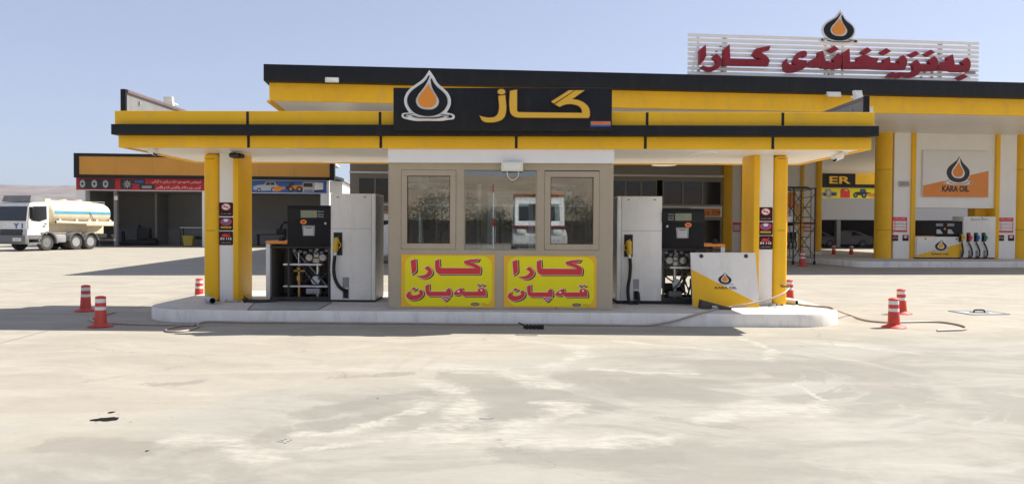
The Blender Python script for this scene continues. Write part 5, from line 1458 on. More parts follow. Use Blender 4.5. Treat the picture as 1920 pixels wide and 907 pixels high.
t = bx(1811, 408, 1843, 414); MB(B).tube([(t[0] + (t[1] - t[0]) * u, DY - .342, t[2] + (t[3] - t[2]) * v) for u, v in ((0, .3), (.04, .9), (.1, .4), (.06, 0), (.16, .35), (.22, .6), (.26, .2), (.33, .6), (.4, .2), (.46, .6), (.52, .25), (.6, .55), (.66, 1.0), (.68, .2), (.76, .6), (.83, .2), (.9, .6), (1, .3))], .008, n=5).build('script_lettering', 'print_black', fp)
for i, (p, colr) in enumerate(((1802, 'nozzle'), (1816, 'print_red'), (1830, 'print_blue'), (1844.5, 'pine'))):
    if colr == 'pine': M['pine'] = mat('green_nozzle', (.03, .22, .10), .45)
    g = bx(p - 4, 436, p + 3, 453.5, DY - .34); MB(B).box(g[0], g[1], DY - .35, DY - .338, g[2], g[3]).build('nozzle_boot', 'print_black', fp)
    xm = (g[0] + g[1]) / 2 + .02
    MB(B).tube([(xm, DY - .42, g[2] + .05), (xm + .02, DY - .42, g[2] + .2), (xm - .02, DY - .40, g[3] - .07)], .055, n=10).ball((xm + .05, DY - .42, g[2] + .2), .07, .05, .1).build('nozzle', colr, fp)
    ends = [(p, 455), (p + 4, 462), (p + 7 if i else p + 3, 472), (p + 6 if i else p + 3.5, 480), (p - 1 + (3 if i else 0), 484), (p + 1, 481)] if i else [(p + 1, 455), (p + 3, 463), (p + 4, 472), (p + 2, 480), (p + 1, 482)]
    MB(B).tube([B.P(u, v, DY - .42) for u, v in ends], .034, n=8).build('hose', 'rubber', fp)
    g = bx(p - 1, 469, p + 3, 484, DY - .34); MB(B).box(g[0], g[1], DY - .348, DY - .338, g[2], g[3]).build('hose_slot', 'grey', fp)

# second bay, farther in
FYB = 17.9
px2 = lambda p, y=430: B.P(p, y, FYB).x
far = thing('pier_wall', 'farther pier wall with yellow posts seen behind the scaffold', 'pier', (px2(1440), FYB, 0), B)
island('pump_island', 'grey concrete island around the farther piers behind the scaffold', px2(1300), px2(1550), FYB - 1.0, FYB + 2.5, .2, .5, B)
z0 = .201
MB(B).box(px2(1354), px2(1372), FYB - .1, FYB + 1, z0, SOF + .02, bev=.05, seg=3).build('yellow_post', 'yellow', far)
MB(B).box(px2(1372) + .002, px2(1389), FYB, FYB + .9, z0, SOF + .02).build('pier_panel', 'white', far)
MB(B).box(px2(1389) + .002, px2(1395), FYB - .08, FYB + .95, z0, SOF + .02).build('yellow_post', 'yellow', far)
MB(B).box(px2(1395) + .002, px2(1500.5), FYB + .02, FYB + .85, 3.1, SOF + .02).build('header_wall', 'white', far)
MB(B).box(px2(1500.5) + .002, px2(1505.5), FYB - .08, FYB + .95, z0, SOF + .02).build('yellow_post', 'yellow', far)
MB(B).box(px2(1505.5) + .002, px2(1529), FYB, FYB + .9, z0, SOF + .02).build('pier_panel', 'white', far)
MB(B).box(px2(1529) + .002, px2(1539), FYB - .12, FYB + .4, z0, SOF + .02, bev=.05, seg=3).build('yellow_post', 'yellow', far)
kara_panel(far, 1403, 345, 1491, 391, FYB + .015, .3, .72)
notice(1506.5, 416.5, 1527.5, 434.5, FYB - .003, 'red and white notice board behind the scaffold tower')
notice(1374, 417, 1388, 434.5, FYB - .003, 'red and white notice board glimpsed left of the right canopy pillar')
ff = thing('fuel_pump', 'dark far pump partly hidden behind the scaffold', 'fuel pump', (px2(1480), FYB, .2), B)
q = B.box(1440, 405, 1492, 471, FYB + .1)
MB(B).box(q[0], q[1], FYB - .2, FYB + .5, z0, q[3] - .6, bev=.02).build('cabinet', 'pumpwhite', ff); MB(B).box(q[0] + .1, q[1] - .6, FYB - .2, FYB + .5, q[3] - .599, q[3], bev=.02).build('display_head', 'head', ff)
for p in (1476, 1483, 1490):
    g = B.box(p - 3, 435, p + 2, 447, FYB - .2); MB(B).box(g[0], g[1], FYB - .28, FYB - .201, g[2], g[3], bev=.02).build('nozzle', 'joint', ff)
    MB(B).tube([B.P(p, 447, FYB - .27), B.P(p + 3, 458, FYB - .3), B.P(p + 1, 467, FYB - .27)], .04, n=8).build('hose', 'rubber', ff)
ns = W.box(1474.5, 372, 1479, 438, 13.75)
n2 = thing('notice_board', 'red and white notice seen edge on at the right side of the right canopy pillar', 'notice', (PR[3], 13.8, ns[2]))
MB().box(PR[3] - .002, PR[3] + .03, 13.62, 14.12, ns[2], ns[3]).build('plate', 'print_red', n2)
m = MB()
for k in range(4): m.box(PR[3] + .029, PR[3] + .033, 13.66, 14.08, ns[2] + .06 + .15 * k, ns[2] + .17 + .15 * k)
m.box(PR[3] - .001, PR[3] + .029, 13.616, 13.621, ns[2] + .03, ns[3] - .03) if False else None
m.build('white_field', 'print_white', n2)

# ------------------------------------------------------------------ scaffold tower
sc = thing('scaffold', 'dark steel scaffold tower on wheels standing in the shade of the high canopy', 'scaffold', (W.G(1507, 492, 0)))
p0 = W.G(1487, 496, 0); p1 = W.G(1528, 496.5, 0)
Y0, Y1 = p0.y, p0.y + 1.6; hx0, hx1 = p0.x, p1.x + .02; zt_ = W.P(1507, 353, Y0).z; zm = W.P(1507, 418, Y0).z
for x in (hx0, hx1):
    for y in (Y0, Y1):
        MB().cyl((x, y, .14), (x, y, zt_), .032, n=10).build('post', 'darkmetal', sc)
        cw = MB().cyl((x - .03, y, .085), (x + .03, y, .085), .085, n=18).box(x - .045, x + .045, y - .03, y + .03, .10, .16).build('castor', 'rubber', sc)
    for z in [.3, zm, zt_ - .03] + ([.3 + .45 * k for k in range(1, 7)] if x == hx1 else []):
        MB().cyl((x, Y0 + (.0 if z in (.3, zm) else .45), z), (x, Y1, z), .018, n=8).build('rung', 'darkmetal', sc)
    MB().cyl((x, Y0 + .45, .3), (x, Y0 + .45, zt_ - .05), .016, n=8).build('stile', 'darkmetal', sc)
for y in (Y0, Y1):
    for z0_, z1_ in ((.3, zm), (zm, zt_ - .05)):
        MB().cyl((hx0, y - .03, z0_), (hx1, y - .03, z1_ - .15), .017, n=8).cyl((hx1, y - .05, z0_), (hx0, y - .05, z1_ - .15), .017, n=8).build('cross_brace', 'darkmetal', sc)
for z in (zm, zt_ - .01):
    MB().cyl((hx0 - .1, Y0, z), (hx1 + .05, Y0, z), .026, n=8).cyl((hx0 - .1, Y1, z), (hx1 + .05, Y1, z), .026, n=8).build('ledger', 'darkmetal', sc)
MB().box(hx0 - .45, hx1 - .35, Y0 - .05, Y0 + .6, zt_ + .03, zt_ + .08).box(hx0 - .3, hx1 + .0, Y0 + .62, Y0 + 1.0, zt_ + .03, zt_ + .09).build('platform', 'wood', sc)
q = W.box(1478, 405, 1492, 411, Y0); MB().box(q[0], q[1], Y0 + .1, Y0 + .5, zm + .03, zm + .28, bev=.02).build('toolbox', 'print_white', sc)

# ================================================================== shop front behind the booth
SHY = 16.6
sx = lambda p, y=400: B.P(p, y, SHY).x
sz = lambda p, y: B.P(p, y, SHY).z
shop = thing('shop', 'glazed bronze framed shop front under the high canopy behind the booth', 'shop', (sx(1000), SHY, 0), B)
SX0, SX1 = sx(656), sx(1353)
zu0, zu1 = sz(1250, 385), sz(1250, 338); zl0, zl1 = .15, sz(1250, 410)
m = MB(B); m.box(SX0, SX1, SHY, SHY + .2, zu1, SOF + .02); m.box(SX0, SX1, SHY, SHY + .2, zl1, zu0); m.box(SX0, SX1, SHY, SHY + .2, 0, zl0)
m.box(SX0, SX0 + .2, SHY + .201, SHY + 8, 0, SOF + .02); m.box(SX1 - .2, SX1, SHY + .201, SHY + 8, 0, SOF + .02); m.box(SX0 + .201, SX1 - .201, SHY + 7.8, SHY + 8, 0, SOF + .02)
m.box(SX0, SX0 + .30, SHY, SHY + .2, zl0 + .001, zl1 - .001); m.box(SX0, SX0 + .45, SHY, SHY + .2, zu0 + .001, zu1 - .001)
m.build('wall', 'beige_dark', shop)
MB(B).box(SX0 - .02, SX1 + .05, SHY - .12, SHY - .001, sz(1250, 331.5), sz(1250, 328), bev=.01).box(SX0 - .02, SX1 + .02, SHY - .06, SHY - .001, zu0 - .14, zu0 - .03, bev=.01).build('cornice', 'alu', shop)
M['cornice_beige'] = mat('pale_bronze', (.42, .37, .29), .45)
def shop_window(x0, x1, z0, z1, mull, name='window'):
    fr = MB(B)
    fr.box(x0, x1, SHY - .03, SHY + .08, z0, z0 + .07); fr.box(x0, x1, SHY - .03, SHY + .08, z1 - .07, z1)
    fr.box(x0, x0 + .07, SHY - .03, SHY + .08, z0 + .0705, z1 - .0705); fr.box(x1 - .07, x1, SHY - .03, SHY + .08, z0 + .0705, z1 - .0705)
    for mx in mull: fr.box(mx - .04, mx + .04, SHY - .035, SHY + .08, z0 + .0705, z1 - .0705)
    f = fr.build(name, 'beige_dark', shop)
    MB(B).box(x0 + .05, x1 - .05, SHY + .03, SHY + .04, z0 + .05, z1 - .05).build('pane', 'shopglass', f)
xs = [SX0 + .5, sx(728), sx(790), sx(850), sx(910), sx(970), sx(1030), sx(1090), sx(1146), sx(1231), sx(1242), SX1]
for a, b in ((SX0 + .45, sx(735)), (sx(740), sx(935)), (sx(941), sx(1138)), (sx(1142), sx(1231)), (sx(1242), SX1 - .001)):
    n = max(1, round((b - a) / 1.1)); n = 3 if b > sx(1240) else n
    mull = [a + (b - a) * k / n for k in range(1, n)]
    shop_window(a, b, zu0, zu1, mull); shop_window(a, b, zl0, zl1, mull)
sgx0, sgx1 = sx(1293), sx(1352.5)
kb = thing('shop_sign', 'pale shop name board with orange stripes and red letters on the shop front', 'sign', ((sgx0 + sgx1) / 2, SHY, zl1), B)
a, b = sz(1330, 406.5), sz(1330, 389)
MB(B).box(sgx0, sgx1, SHY - .10, SHY - .062, a, b).build('board', 'print_white', kb)
h = b - a
MB(B).box(sgx0, sgx1 - .1, SHY - .104, SHY - .099, a + .06 * h, a + .86 * h).build('orange_field', 'logo_orange', kb)
MB(B).text('Kara Oil', sx(1304), sx(1349.5), a + .30 * h, a + .64 * h, SHY - .108, .004, 0, bold=.03).build('lettering', 'crimson', kb)
MB(B).box(sgx0 + .05, sgx1 - .2, SHY - .107, SHY - .103, a + .72 * h, a + .76 * h).box(sgx0 + .05, sgx1 - .2, SHY - .107, SHY - .103, a + .18 * h, a + .22 * h).build('stripe', 'wood', kb)
# ================================================================== service halls in the rear row (frame B, y about 31)
HY = 31.0
hx = lambda p, y=400: B.P(p, y, HY).x
hz = lambda p, y: B.P(p, y, HY).z
hall = thing('service_hall', 'long open service hall with dark ochre fascia behind the tanker truck', 'workshop', (hx(380), HY, 0), B)
HX0, HX1 = hx(146), hx(618)
FX0, FX1 = B.P(138, 300, HY - .9).x, B.P(627, 320, HY - .9).x
ft, fb_ = B.P(260, 288.5, HY - .9).z, B.P(260, 334, HY - .9).z; bz_ = hz(260, 358)
m = MB(B); m.box(FX0, FX1, HY - .9, HY - .3, ft - .22, ft); m.box(FX0, FX1, HY - .9, HY - .3, fb_, fb_ + .22)
m.box(FX0, FX0 + .35, HY - .9, HY - .3, fb_ + .2205, ft - .2205); m.box(FX1 - .35, FX1, HY - .9, HY - .3, fb_ + .2205, ft - .2205); m.build('fascia_frame', 'black', hall)
m = MB(B); n = 7
for k in range(n):
    a = FX0 + .352 + (FX1 - FX0 - .704) * k / n; m.box(a + .005, a + (FX1 - FX0 - .704) / n - .005, HY - .86, HY - .4, fb_ + .221, ft - .221)
m.build('fascia_panel', 'orange_dark', hall)
m = MB(B); m.box(HX0, HX1, HY - .29, HY + 6.5, ft - .3, ft - .1); m.build('roof', 'roof', hall)
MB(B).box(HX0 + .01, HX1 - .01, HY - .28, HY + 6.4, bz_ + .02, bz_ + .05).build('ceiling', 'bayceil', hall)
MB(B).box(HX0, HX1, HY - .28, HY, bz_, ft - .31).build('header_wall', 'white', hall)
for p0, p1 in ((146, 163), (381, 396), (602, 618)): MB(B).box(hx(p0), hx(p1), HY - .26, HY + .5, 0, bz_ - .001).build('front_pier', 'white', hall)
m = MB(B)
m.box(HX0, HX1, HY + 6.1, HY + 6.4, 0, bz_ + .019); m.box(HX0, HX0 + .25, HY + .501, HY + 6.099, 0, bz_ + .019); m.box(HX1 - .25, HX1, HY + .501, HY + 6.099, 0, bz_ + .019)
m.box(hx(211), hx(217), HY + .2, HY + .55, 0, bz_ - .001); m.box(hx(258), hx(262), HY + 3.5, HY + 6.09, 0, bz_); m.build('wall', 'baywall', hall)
MB(B).box(HX0 + .26, HX1 - .26, HY + 6.06, HY + 6.099, 0, 1.25).build('wall_dado', 'grey', hall)
a = hz(217, 371); q = hx(216.5)
tag(MB(B).box(q - .12, q + .12, HY + .05, HY + .19, a - .16, a + .16, bev=.03).build('wall_box', 'print_white'), 'small white box on the column of the service hall behind the tanker', 'box')
# banners
def banner(name, label, p0, p1, y0, y1, mt):
    x0, x1 = hx(p0), hx(p1); pm = (p0 + p1) / 2; z0, z1 = hz(pm, y1), hz(pm, y0)
    r = thing(name, label, 'banner', ((x0 + x1) / 2, HY - .29, z0), B)
    MB(B).box(x0, x1, HY - .31, HY - .285, z0, z1).build('sheet', mt, r)
    MB(B).box(x0, x1, HY - .325, HY - .284, z1 + .001, z1 + .06).box(x0, x1, HY - .325, HY - .284, z0 - .05, z0 - .001).build('batten', 'alu', r)
    return r, x0, x1, z0, z1


r, x0, x1, z0, z1 = banner('banner', 'red banner with printed tyres and white writing over the left hall bays', 147, 396, 335, 357, 'banner_red')
yy = HY - .314
m = MB(B); hh = z1 - z0; cz = (z0 + z1) / 2
for k, p in enumerate((160, 182, 203)):
    c = hx(p); m.shape([rrect(c - .1, c + .62, cz - hh * .42, cz + hh * .42, .1)], yy - .002 * k, .003, 0)
    m.shape([ell(c - .05, cz, .28, hh * .43)], yy - .002 * k - .003, .003, 0); m.shape([ell(c - .05, cz, .19, hh * .32)], yy - .002 * k - .006, .003, 1); m.shape([ell(c - .05, cz, .08, hh * .12)], yy - .002 * k - .009, .003, 0)
    for a in range(6): m.shape([ell(c - .05 + .13 * math.cos(a * PI / 3), cz + hh * .22 * math.sin(a * PI / 3), .03, .03, 6)], yy - .002 * k - .009, .003, 0)
c = hx(233); m.shape([rrect(c - .15, c + .7, cz - hh * .4, cz + hh * .42, .1)], yy - .001, .003, 0); m.shape([ell(c + .35, cz, .36, hh * .45)], yy - .004, .003, 0)
for a in range(8):
    d = Vector((math.cos(a * PI / 4), math.sin(a * PI / 4))); m.shape([[(c + .35 + d.x * .06 - d.y * .025, cz + d.y * .06 + d.x * .025), (c + .35 + d.x * .27 - d.y * .03, cz + d.y * .3 + d.x * .03), (c + .35 + d.x * .27 + d.y * .03, cz + d.y * .3 - d.x * .03), (c + .35 + d.x * .06 + d.y * .025, cz + d.y * .06 - d.x * .025)]], yy - .007, .003, 1)
c = hx(252); m.shape([rrect(c, c + .9, cz + .02, z1 - .05, .08)], yy - .001, .003, 0); m.shape([rrect(c + .12, c + .78, cz + .12, z1 - .14, .06)], yy - .004, .003, 3)
c = hx(264); m.shape([rrect(c, c + 1.1, z0 + .06, cz + .02, .1)], yy - .001, .003, 0); m.shape([rrect(c + .2, c + .9, z0 + .14, cz - .1, .06)], yy - .004, .003, 2)
m.build('tyre_print', ['print_black', 'lightgrey', 'grey', 'print_blue'], r)
m = MB(B); m.text(ar('فرۆشتنی هەموو جۆرە تایە و پاتری بە گرانتی'.replace('ۆ', 'و').replace('ێ', 'ی')), hx(288), hx(379), cz + .06, cz + .36, yy - .002, .003, 0)
m.text(ar('گورینی رون و فلتەر چاککردنی تایە و بالانس'), hx(296), hx(379), cz - .36, cz - .06, yy - .002, .003, 0); m.build('lettering', 'print_white', r)

r, x0, x1, z0, z1 = banner('banner', 'blue banner with a pickup, a loader and a lorry over the right hall bays', 397.5, 613, 339, 361.5, 'print_blue')
cz = (z0 + z1) / 2; hh = z1 - z0; m = MB(B)
def silhouette(px, pts, k, ms):   # pts in units of banner height from px
    c = hx(px); m.shape([[(c + u * hh, z0 + v * hh) + ((1,) if len(t_) else ()) for u, v, *t_ in pts]], yy - .002 * k, .003, ms)
silhouette(477, [(0, .25), (0, .5), (.35, .62), (.85, .66), (1.05, .9), (1.75, .9), (1.85, .66), (2.0, .62), (2.0, .3), (1.6, .2), (.4, .14)], 1, 1)
silhouette(477, [(.95, .64), (1.1, .85), (1.35, .85), (1.35, .62)], 3, 0); silhouette(477, [(1.4, .62), (1.4, .85), (1.68, .85), (1.75, .64)], 3, 0)
for u, v in ((.45, .2), (1.6, .28)):
    c = hx(477); m.shape([ell(c + u * hh, z0 + v * hh, .17 * hh, .18 * hh)], yy - .006, .003, 0); m.shape([ell(c + u * hh, z0 + v * hh, .09 * hh, .09 * hh)], yy - .009, .003, 1)
silhouette(512, [(0, .12), (.1, .1), (.55, .1), (.9, .3), (1.1, .3), (1.1, .5), (.7, .5), (.35, .6), (.1, .35)], 4, 2)
silhouette(534, [(.1, .3), (.1, .5), (.4, .55), (.45, .85), (.8, .88), (.85, .5), (1.5, .62), (1.5, .35), (1.0, .25)], 4, 0)
silhouette(548, [(0, .35), (0, .6), (.9, .66), (.9, .45), (.5, .3)], 6, 2)
for u, v in ((.55, .32), (1.25, .32)):
    c = hx(534); m.shape([ell(c + u * hh, z0 + v * hh, .24 * hh, .24 * hh)], yy - .014, .003, 0); m.shape([ell(c + u * hh, z0 + v * hh, .12 * hh, .12 * hh)], yy - .017, .003, 2)
silhouette(569, [(0, .08), (0, .85), (.1, .92), (.9, .92), (1.0, .8), (1.0, .1)], 1, 1); silhouette(569, [(.06, .5), (.06, .82), (.8, .82), (.8, .5)], 3, 0); silhouette(569, [(.1, .1), (.1, .3), (.8, .3), (.8, .1)], 3, 3)
silhouette(590, [(.05, .25), (.05, .9), (.75, .86), (.75, .3)], 2, 4); silhouette(590, [(.0, .1), (.0, .24), (.8, .28), (.8, .14)], 3, 0)
m.build('vehicle_print', ['print_black', 'lightgrey', 'logo_orange', 'grey', 'soffit'], r)

# things in the hall
fx = lambda p, d: B.P(p, 450, d).x
YD = HY + 3.2
tp = thing('tool_pile', 'dark heap of greasy machinery on the hall floor', 'machinery', (fx(262, YD), YD, 0), B)
m = MB(B); a0, a1 = fx(236, YD), fx(294, YD)
m.box(a0, a1, YD - .3, YD + .5, .0, .42, bev=.06).box(fx(258, YD), fx(282, YD), YD - .25, YD + .4, .421, 1.35, bev=.08); m.build('base', 'junk', tp)
m = MB(B); m.cyl((fx(262, YD), YD, 1.35), (fx(262, YD), YD, 1.6), .12, n=12).cyl((a0 - .2, YD, 0), (a0 - .2, YD, 1.1), .12, n=12).box(a0 - .4, a0 + .1, YD - .2, YD + .2, .0, .25, bev=.03).cyl((a1 - .5, YD - .4, .3), (a1 + .1, YD - .4, .3), .3, n=20); m.build('parts', 'rubber', tp)
rk = thing('steel_rack', 'low steel table frame behind the yellow bin', 'rack', (fx(360, YD), YD, 0), B)
x0, x1 = fx(337, YD), fx(382, YD); zt2 = B.P(360, 426, YD).z
MB(B).box(x0, x1, YD, YD + .8, zt2 - .06, zt2).build('top', 'alu', rk)
for x in (x0 + .05, x1 - .05):
    for y in (YD + .05, YD + .75): MB(B).box(x - .03, x + .03, y - .03, y + .03, 0, zt2 - .061).build('leg', 'darkmetal', rk)
MB(B).box(x0 + .5, x1 - .1, YD + .1, YD + .7, .5, .75, bev=.03).build('crate', 'junk', rk)
bn = thing('yellow_bin', 'yellow plastic bin standing in the service hall', 'bin', (fx(355, YD - .6), YD - .6, 0), B)
x0, x1 = fx(345, YD - .6), fx(364, YD - .6)
MB(B).hexa([(x0 + .08, YD - .9, .02), (x1 - .08, YD - .9, .02), (x1 - .08, YD - .4, .02), (x0 + .08, YD - .4, .02)], [(x0, YD - .95, .72), (x1, YD - .95, .72), (x1, YD - .35, .72), (x0, YD - .35, .72)]).build('body', 'binyellow', bn)
MB(B).box(x0 - .04, x1 + .04, YD - .99, YD - .31, .721, .78, bev=.01).build('rim', 'binyellow', bn)
wbn = thing('workbench', 'dark workbench with machines behind the left pump', 'workbench', (fx(520, YD), YD, 0), B)
x0, x1 = fx(480, YD), fx(585, YD)
MB(B).box(x0, x1, YD, YD + .7, .85, .92).build('top', 'junk', wbn)
for x in (x0 + .1, (x0 + x1) / 2, x1 - .1): MB(B).box(x - .05, x + .05, YD + .05, YD + .65, 0, .849).build('leg', 'darkmetal', wbn)
MB(B).box(fx(517, YD), fx(535, YD), YD + .1, YD + .6, .921, 1.35, bev=.06).cyl((fx(525, YD), YD + .2, 1.35), (fx(529, YD), YD + .2, 1.75), .08, n=12).build('machine', 'junk', wbn)
tag(MB(B).box(hx(502) - .0, hx(531), HY + 6.03, HY + 6.059, 1.75, 1.95).build('wall_rail', 'darkmetal'), 'dark tool rail on the back wall of the hall', 'tool rail')

# white outbuilding behind the hall's right end
ob = thing('outbuilding', 'white outbuilding with a dark sloping roof edge beyond the hall', 'building', (B.P(640, 380, 40).x, 40, 0), B)
x0, x1 = B.P(560, 380, 40).x, B.P(642, 380, 40).x; zt3 = B.P(640, 338, 40).z
MB(B).box(x0, x1, 40, 52, 0, zt3 - .1).build('wall', 'white', ob)
xr = B.P(647, 340, 40).x
MB(B).hexa([(x0 - 4, 39.2, zt3 + 2.2), (xr, 39.2, zt3 - .12), (xr, 53, zt3 - .12), (x0 - 4, 53, zt3 + 2.2)], [(x0 - 4, 39.2, zt3 + 2.45), (xr, 39.2, zt3 + .1), (xr, 53, zt3 + .1), (x0 - 4, 53, zt3 + 2.45)]).build('roof', 'grey', ob)

# ------------------------------------------------------------------ right service hall with lettered fascia
rh = thing('service_hall', 'service hall with yellow letters ER over its bays, seen past the scaffold', 'workshop', (hx(1680), HY, 0), B)
RX0, RX1 = hx(1440), hx(2010)
zz = lambda y: hz(1590, y)
MB(B).box(RX0, RX1, HY, HY + .3, zz(412), 6.9).build('header_wall', 'ergrey', rh)
MB(B).box(RX0, RX1, HY + .301, HY + 9, 6.6, 6.9).build('roof', 'roof', rh)
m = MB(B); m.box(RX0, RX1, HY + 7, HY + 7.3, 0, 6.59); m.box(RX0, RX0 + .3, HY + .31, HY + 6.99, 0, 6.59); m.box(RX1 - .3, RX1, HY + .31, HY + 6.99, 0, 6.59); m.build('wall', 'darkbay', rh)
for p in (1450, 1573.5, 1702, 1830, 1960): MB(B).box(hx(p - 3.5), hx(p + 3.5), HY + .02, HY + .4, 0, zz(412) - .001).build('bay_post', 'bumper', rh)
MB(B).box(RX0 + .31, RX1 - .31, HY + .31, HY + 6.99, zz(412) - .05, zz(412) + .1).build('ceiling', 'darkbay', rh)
MB(B).box(hx(1440), hx(1599), HY - .3, HY - .002, zz(346), 6.8).build('letter_panel', 'black', rh)
MB(B).box(hx(1599) + .005, RX1, HY - .3, HY - .002, zz(346), 6.8).build('yellow_fascia', 'yellow', rh)
MB(B).box(RX0, RX1, HY - .34, HY - .002, zz(351.5), zz(346) - .004).build('black_strip', 'black', rh)
MB(B).text('ER', hx(1549.5), hx(1589), zz(345), zz(331.5), HY - .40, .1, 0, bold=.02).build('lettering', 'letter_yellow', rh)
x0, x1 = hx(1500), hx(1690); z0, z1 = zz(371.5), zz(352.5)
bb = thing('banner', 'yellow banner with engine, red canister and wheel loader pictures', 'banner', ((x0 + x1) / 2, HY, z0), B)
MB(B).box(x0, x1, HY - .03, HY - .002, z0, z1).build('sheet', 'sign_yellow', bb)
m = MB(B); hh = z1 - z0; yy = HY - .034
def art(px, pts, k, ms):
    c = hx(px); m.shape([[(c + u * hh, z0 + v * hh) for u, v in pts]], yy - .002 * k, .003, ms)
art(1539.5, [(0, .2), (0, .5), (.3, .6), (.35, .85), (.9, .9), (1.0, .65), (1.6, .6), (1.6, .2), (1.1, .15), (.9, .05), (.3, .1)], 1, 3); art(1539.5, [(.15, .3), (.2, .5), (.5, .45), (.45, .2)], 2, 0); art(1539.5, [(.6, .3), (.6, .7), (.85, .72), (.8, .3)], 2, 1); art(1539.5, [(1.0, .25), (1.0, .5), (1.5, .5), (1.5, .3)], 2, 0)
art(1574.5, [(0, .04), (0, .75), (.2, .9), (.75, .95), (1.0, .7), (1.0, .04)], 1, 2); art(1574.5, [(.45, .72), (.5, .85), (.72, .85), (.78, .72)], 2, 4); art(1574.5, [(.1, .8), (.1, .95), (.3, .95), (.3, .8)], 2, 2)
art(1597, [(.1, .3), (.3, .6), (.8, .65), (.85, .92), (1.35, .92), (1.45, .6), (1.9, .55), (2.3, .3)], 1, 0); art(1597, [(.9, .65), (.95, .85), (1.25, .85), (1.3, .65)], 2, 5); art(1622, [(0, .35), (.3, .5), (.9, .5), (.95, .1), (.4, .15)], 2, 6)
for px_, rr in ((1603, .25), (1619, .28)):
    m.shape([ell(hx(px_), z0 + .3 * hh, rr * hh, rr * hh)], yy - .006, .003, 0); m.shape([ell(hx(px_), z0 + .3 * hh, rr * .45 * hh, rr * .45 * hh)], yy - .009, .003, 3)
m.build('picture_print', ['print_black', 'lightgrey', 'print_red', 'grey', 'sign_yellow', 'print_blue', 'logo_orange'], bb)


# ------------------------------------------------------------------ cars and van
def make_car(label, paint, van=False):
    root = thing('parked_van' if van else 'parked_car', label, 'van' if van else 'car', (0, 0, 0))
    if not van:
        prof = [(0, .35), (.05, .62), (.25, .78), (1.2, .90), (1.75, 1.38), (2.1, 1.46), (3.0, 1.46), (3.55, 1.2), (4.1, .98), (4.35, .92), (4.4, .4), (4.2, .25), (.2, .25)]
        cab = [(1.35, .93), (1.82, 1.34), (2.55, 1.38), (2.55, .93)], [(2.62, .93), (2.62, 1.38), (3.0, 1.38), (3.5, 1.12), (3.6, .95)]
        W_, wr, ax = .86, .32, (.85, 3.5)
    else:
        prof = [(0, .4), (.02, .8), (.35, 1.05), (.75, 1.9), (1.0, 2.12), (4.9, 2.16), (5.05, 2.0), (5.1, .45), (4.9, .32), (.2, .32)]
        cab = [(.62, 1.15), (.95, 1.85), (1.6, 1.85), (1.6, 1.15)], [(1.68, 1.15), (1.68, 1.85), (4.85, 1.85), (4.9, 1.15)]
        W_, wr, ax = .95, .36, (.95, 4.0)
    bm = bmesh.new()
    f = bm.faces.new([bm.verts.new((u, -W_, w)) for u, w in prof]); r = bmesh.ops.extrude_face_region(bm, geom=[f])
    for v in r['geom']:
        if isinstance(v, bmesh.types.BMVert): v.co.y = W_
    for v in bm.verts:
        if v.co.z > 1.0: v.co.y *= .86 if not van else .93
    bmesh.ops.recalc_face_normals(bm, faces=bm.faces[:])
    bmesh.ops.bevel(bm, geom=bm.edges[:], offset=.05, segments=3, affect='EDGES')
    MB().addbm(bm).build('body', paint, root)
    for pts in cab:
        for s in (-1, 1):
            k = .86 if not van else .93
            mb = MB(); mb.prism(pts, s * (W_ * k + .0), s * (W_ * k + .012)) if van else mb.add([(u, s * (W_ + .012 - (W_ * .14) * min(1, max(0, (w - .80) / .35))), w) for u, w in pts], [tuple(range(len(pts)))])
            mb.build('window', 'glassdark', root)
    if van:
        MB().hexa([(.37, -.72, 1.08), (.37, .72, 1.08), (.40, .72, 1.06), (.40, -.72, 1.06)], [(.70, -.7, 1.84), (.70, .7, 1.84), (.74, .7, 1.82), (.74, -.7, 1.82)]).build('windscreen', 'glassdark', root)
        MB().box(.9, 5.06, -.905, .905, 2.17, 2.22, bev=.01).build('roof_strip', 'orange', root)
    else:
        MB().hexa([(1.18, -.66, .93), (1.18, .66, .93), (1.22, .66, .91), (1.22, -.66, .91)], [(1.70, -.6, 1.36), (1.70, .6, 1.36), (1.74, .6, 1.34), (1.74, -.6, 1.34)]).build('windscreen', 'glassdark', root)
    for s in (-1, 1): MB().box(-.01, .12, s * .62 - .16, s * .62 + .16, .58 if not van else .78, .70 if not van else .95, bev=.03).build('headlight', 'lens', root)
    MB().box(-.03, .15, -W_ + .1, W_ - .1, .30, .46, bev=.04).build('bumper', 'bumper', root)
    for a in ax:
        for s in (-1, 1):
            wl_ = MB().lathe([(wr * .62, -.1), (wr * .92, -.1), (wr, -.07), (wr, .07), (wr * .92, .1), (wr * .62, .1)], (a, s * (W_ - .08), wr), axis='y', n=26, cap=False).build('wheel', 'tyre', root)
            MB().lathe([(0, -.085), (wr * .2, -.09), (wr * .6, -.075), (wr * .63, .075), (0, .085)], (a, s * (W_ - .08), wr), axis='y', n=20).build('rim', 'bumper', wl_)
    return root


def place(o, p, rz): o.location = p; o.rotation_euler = (0, 0, rz)


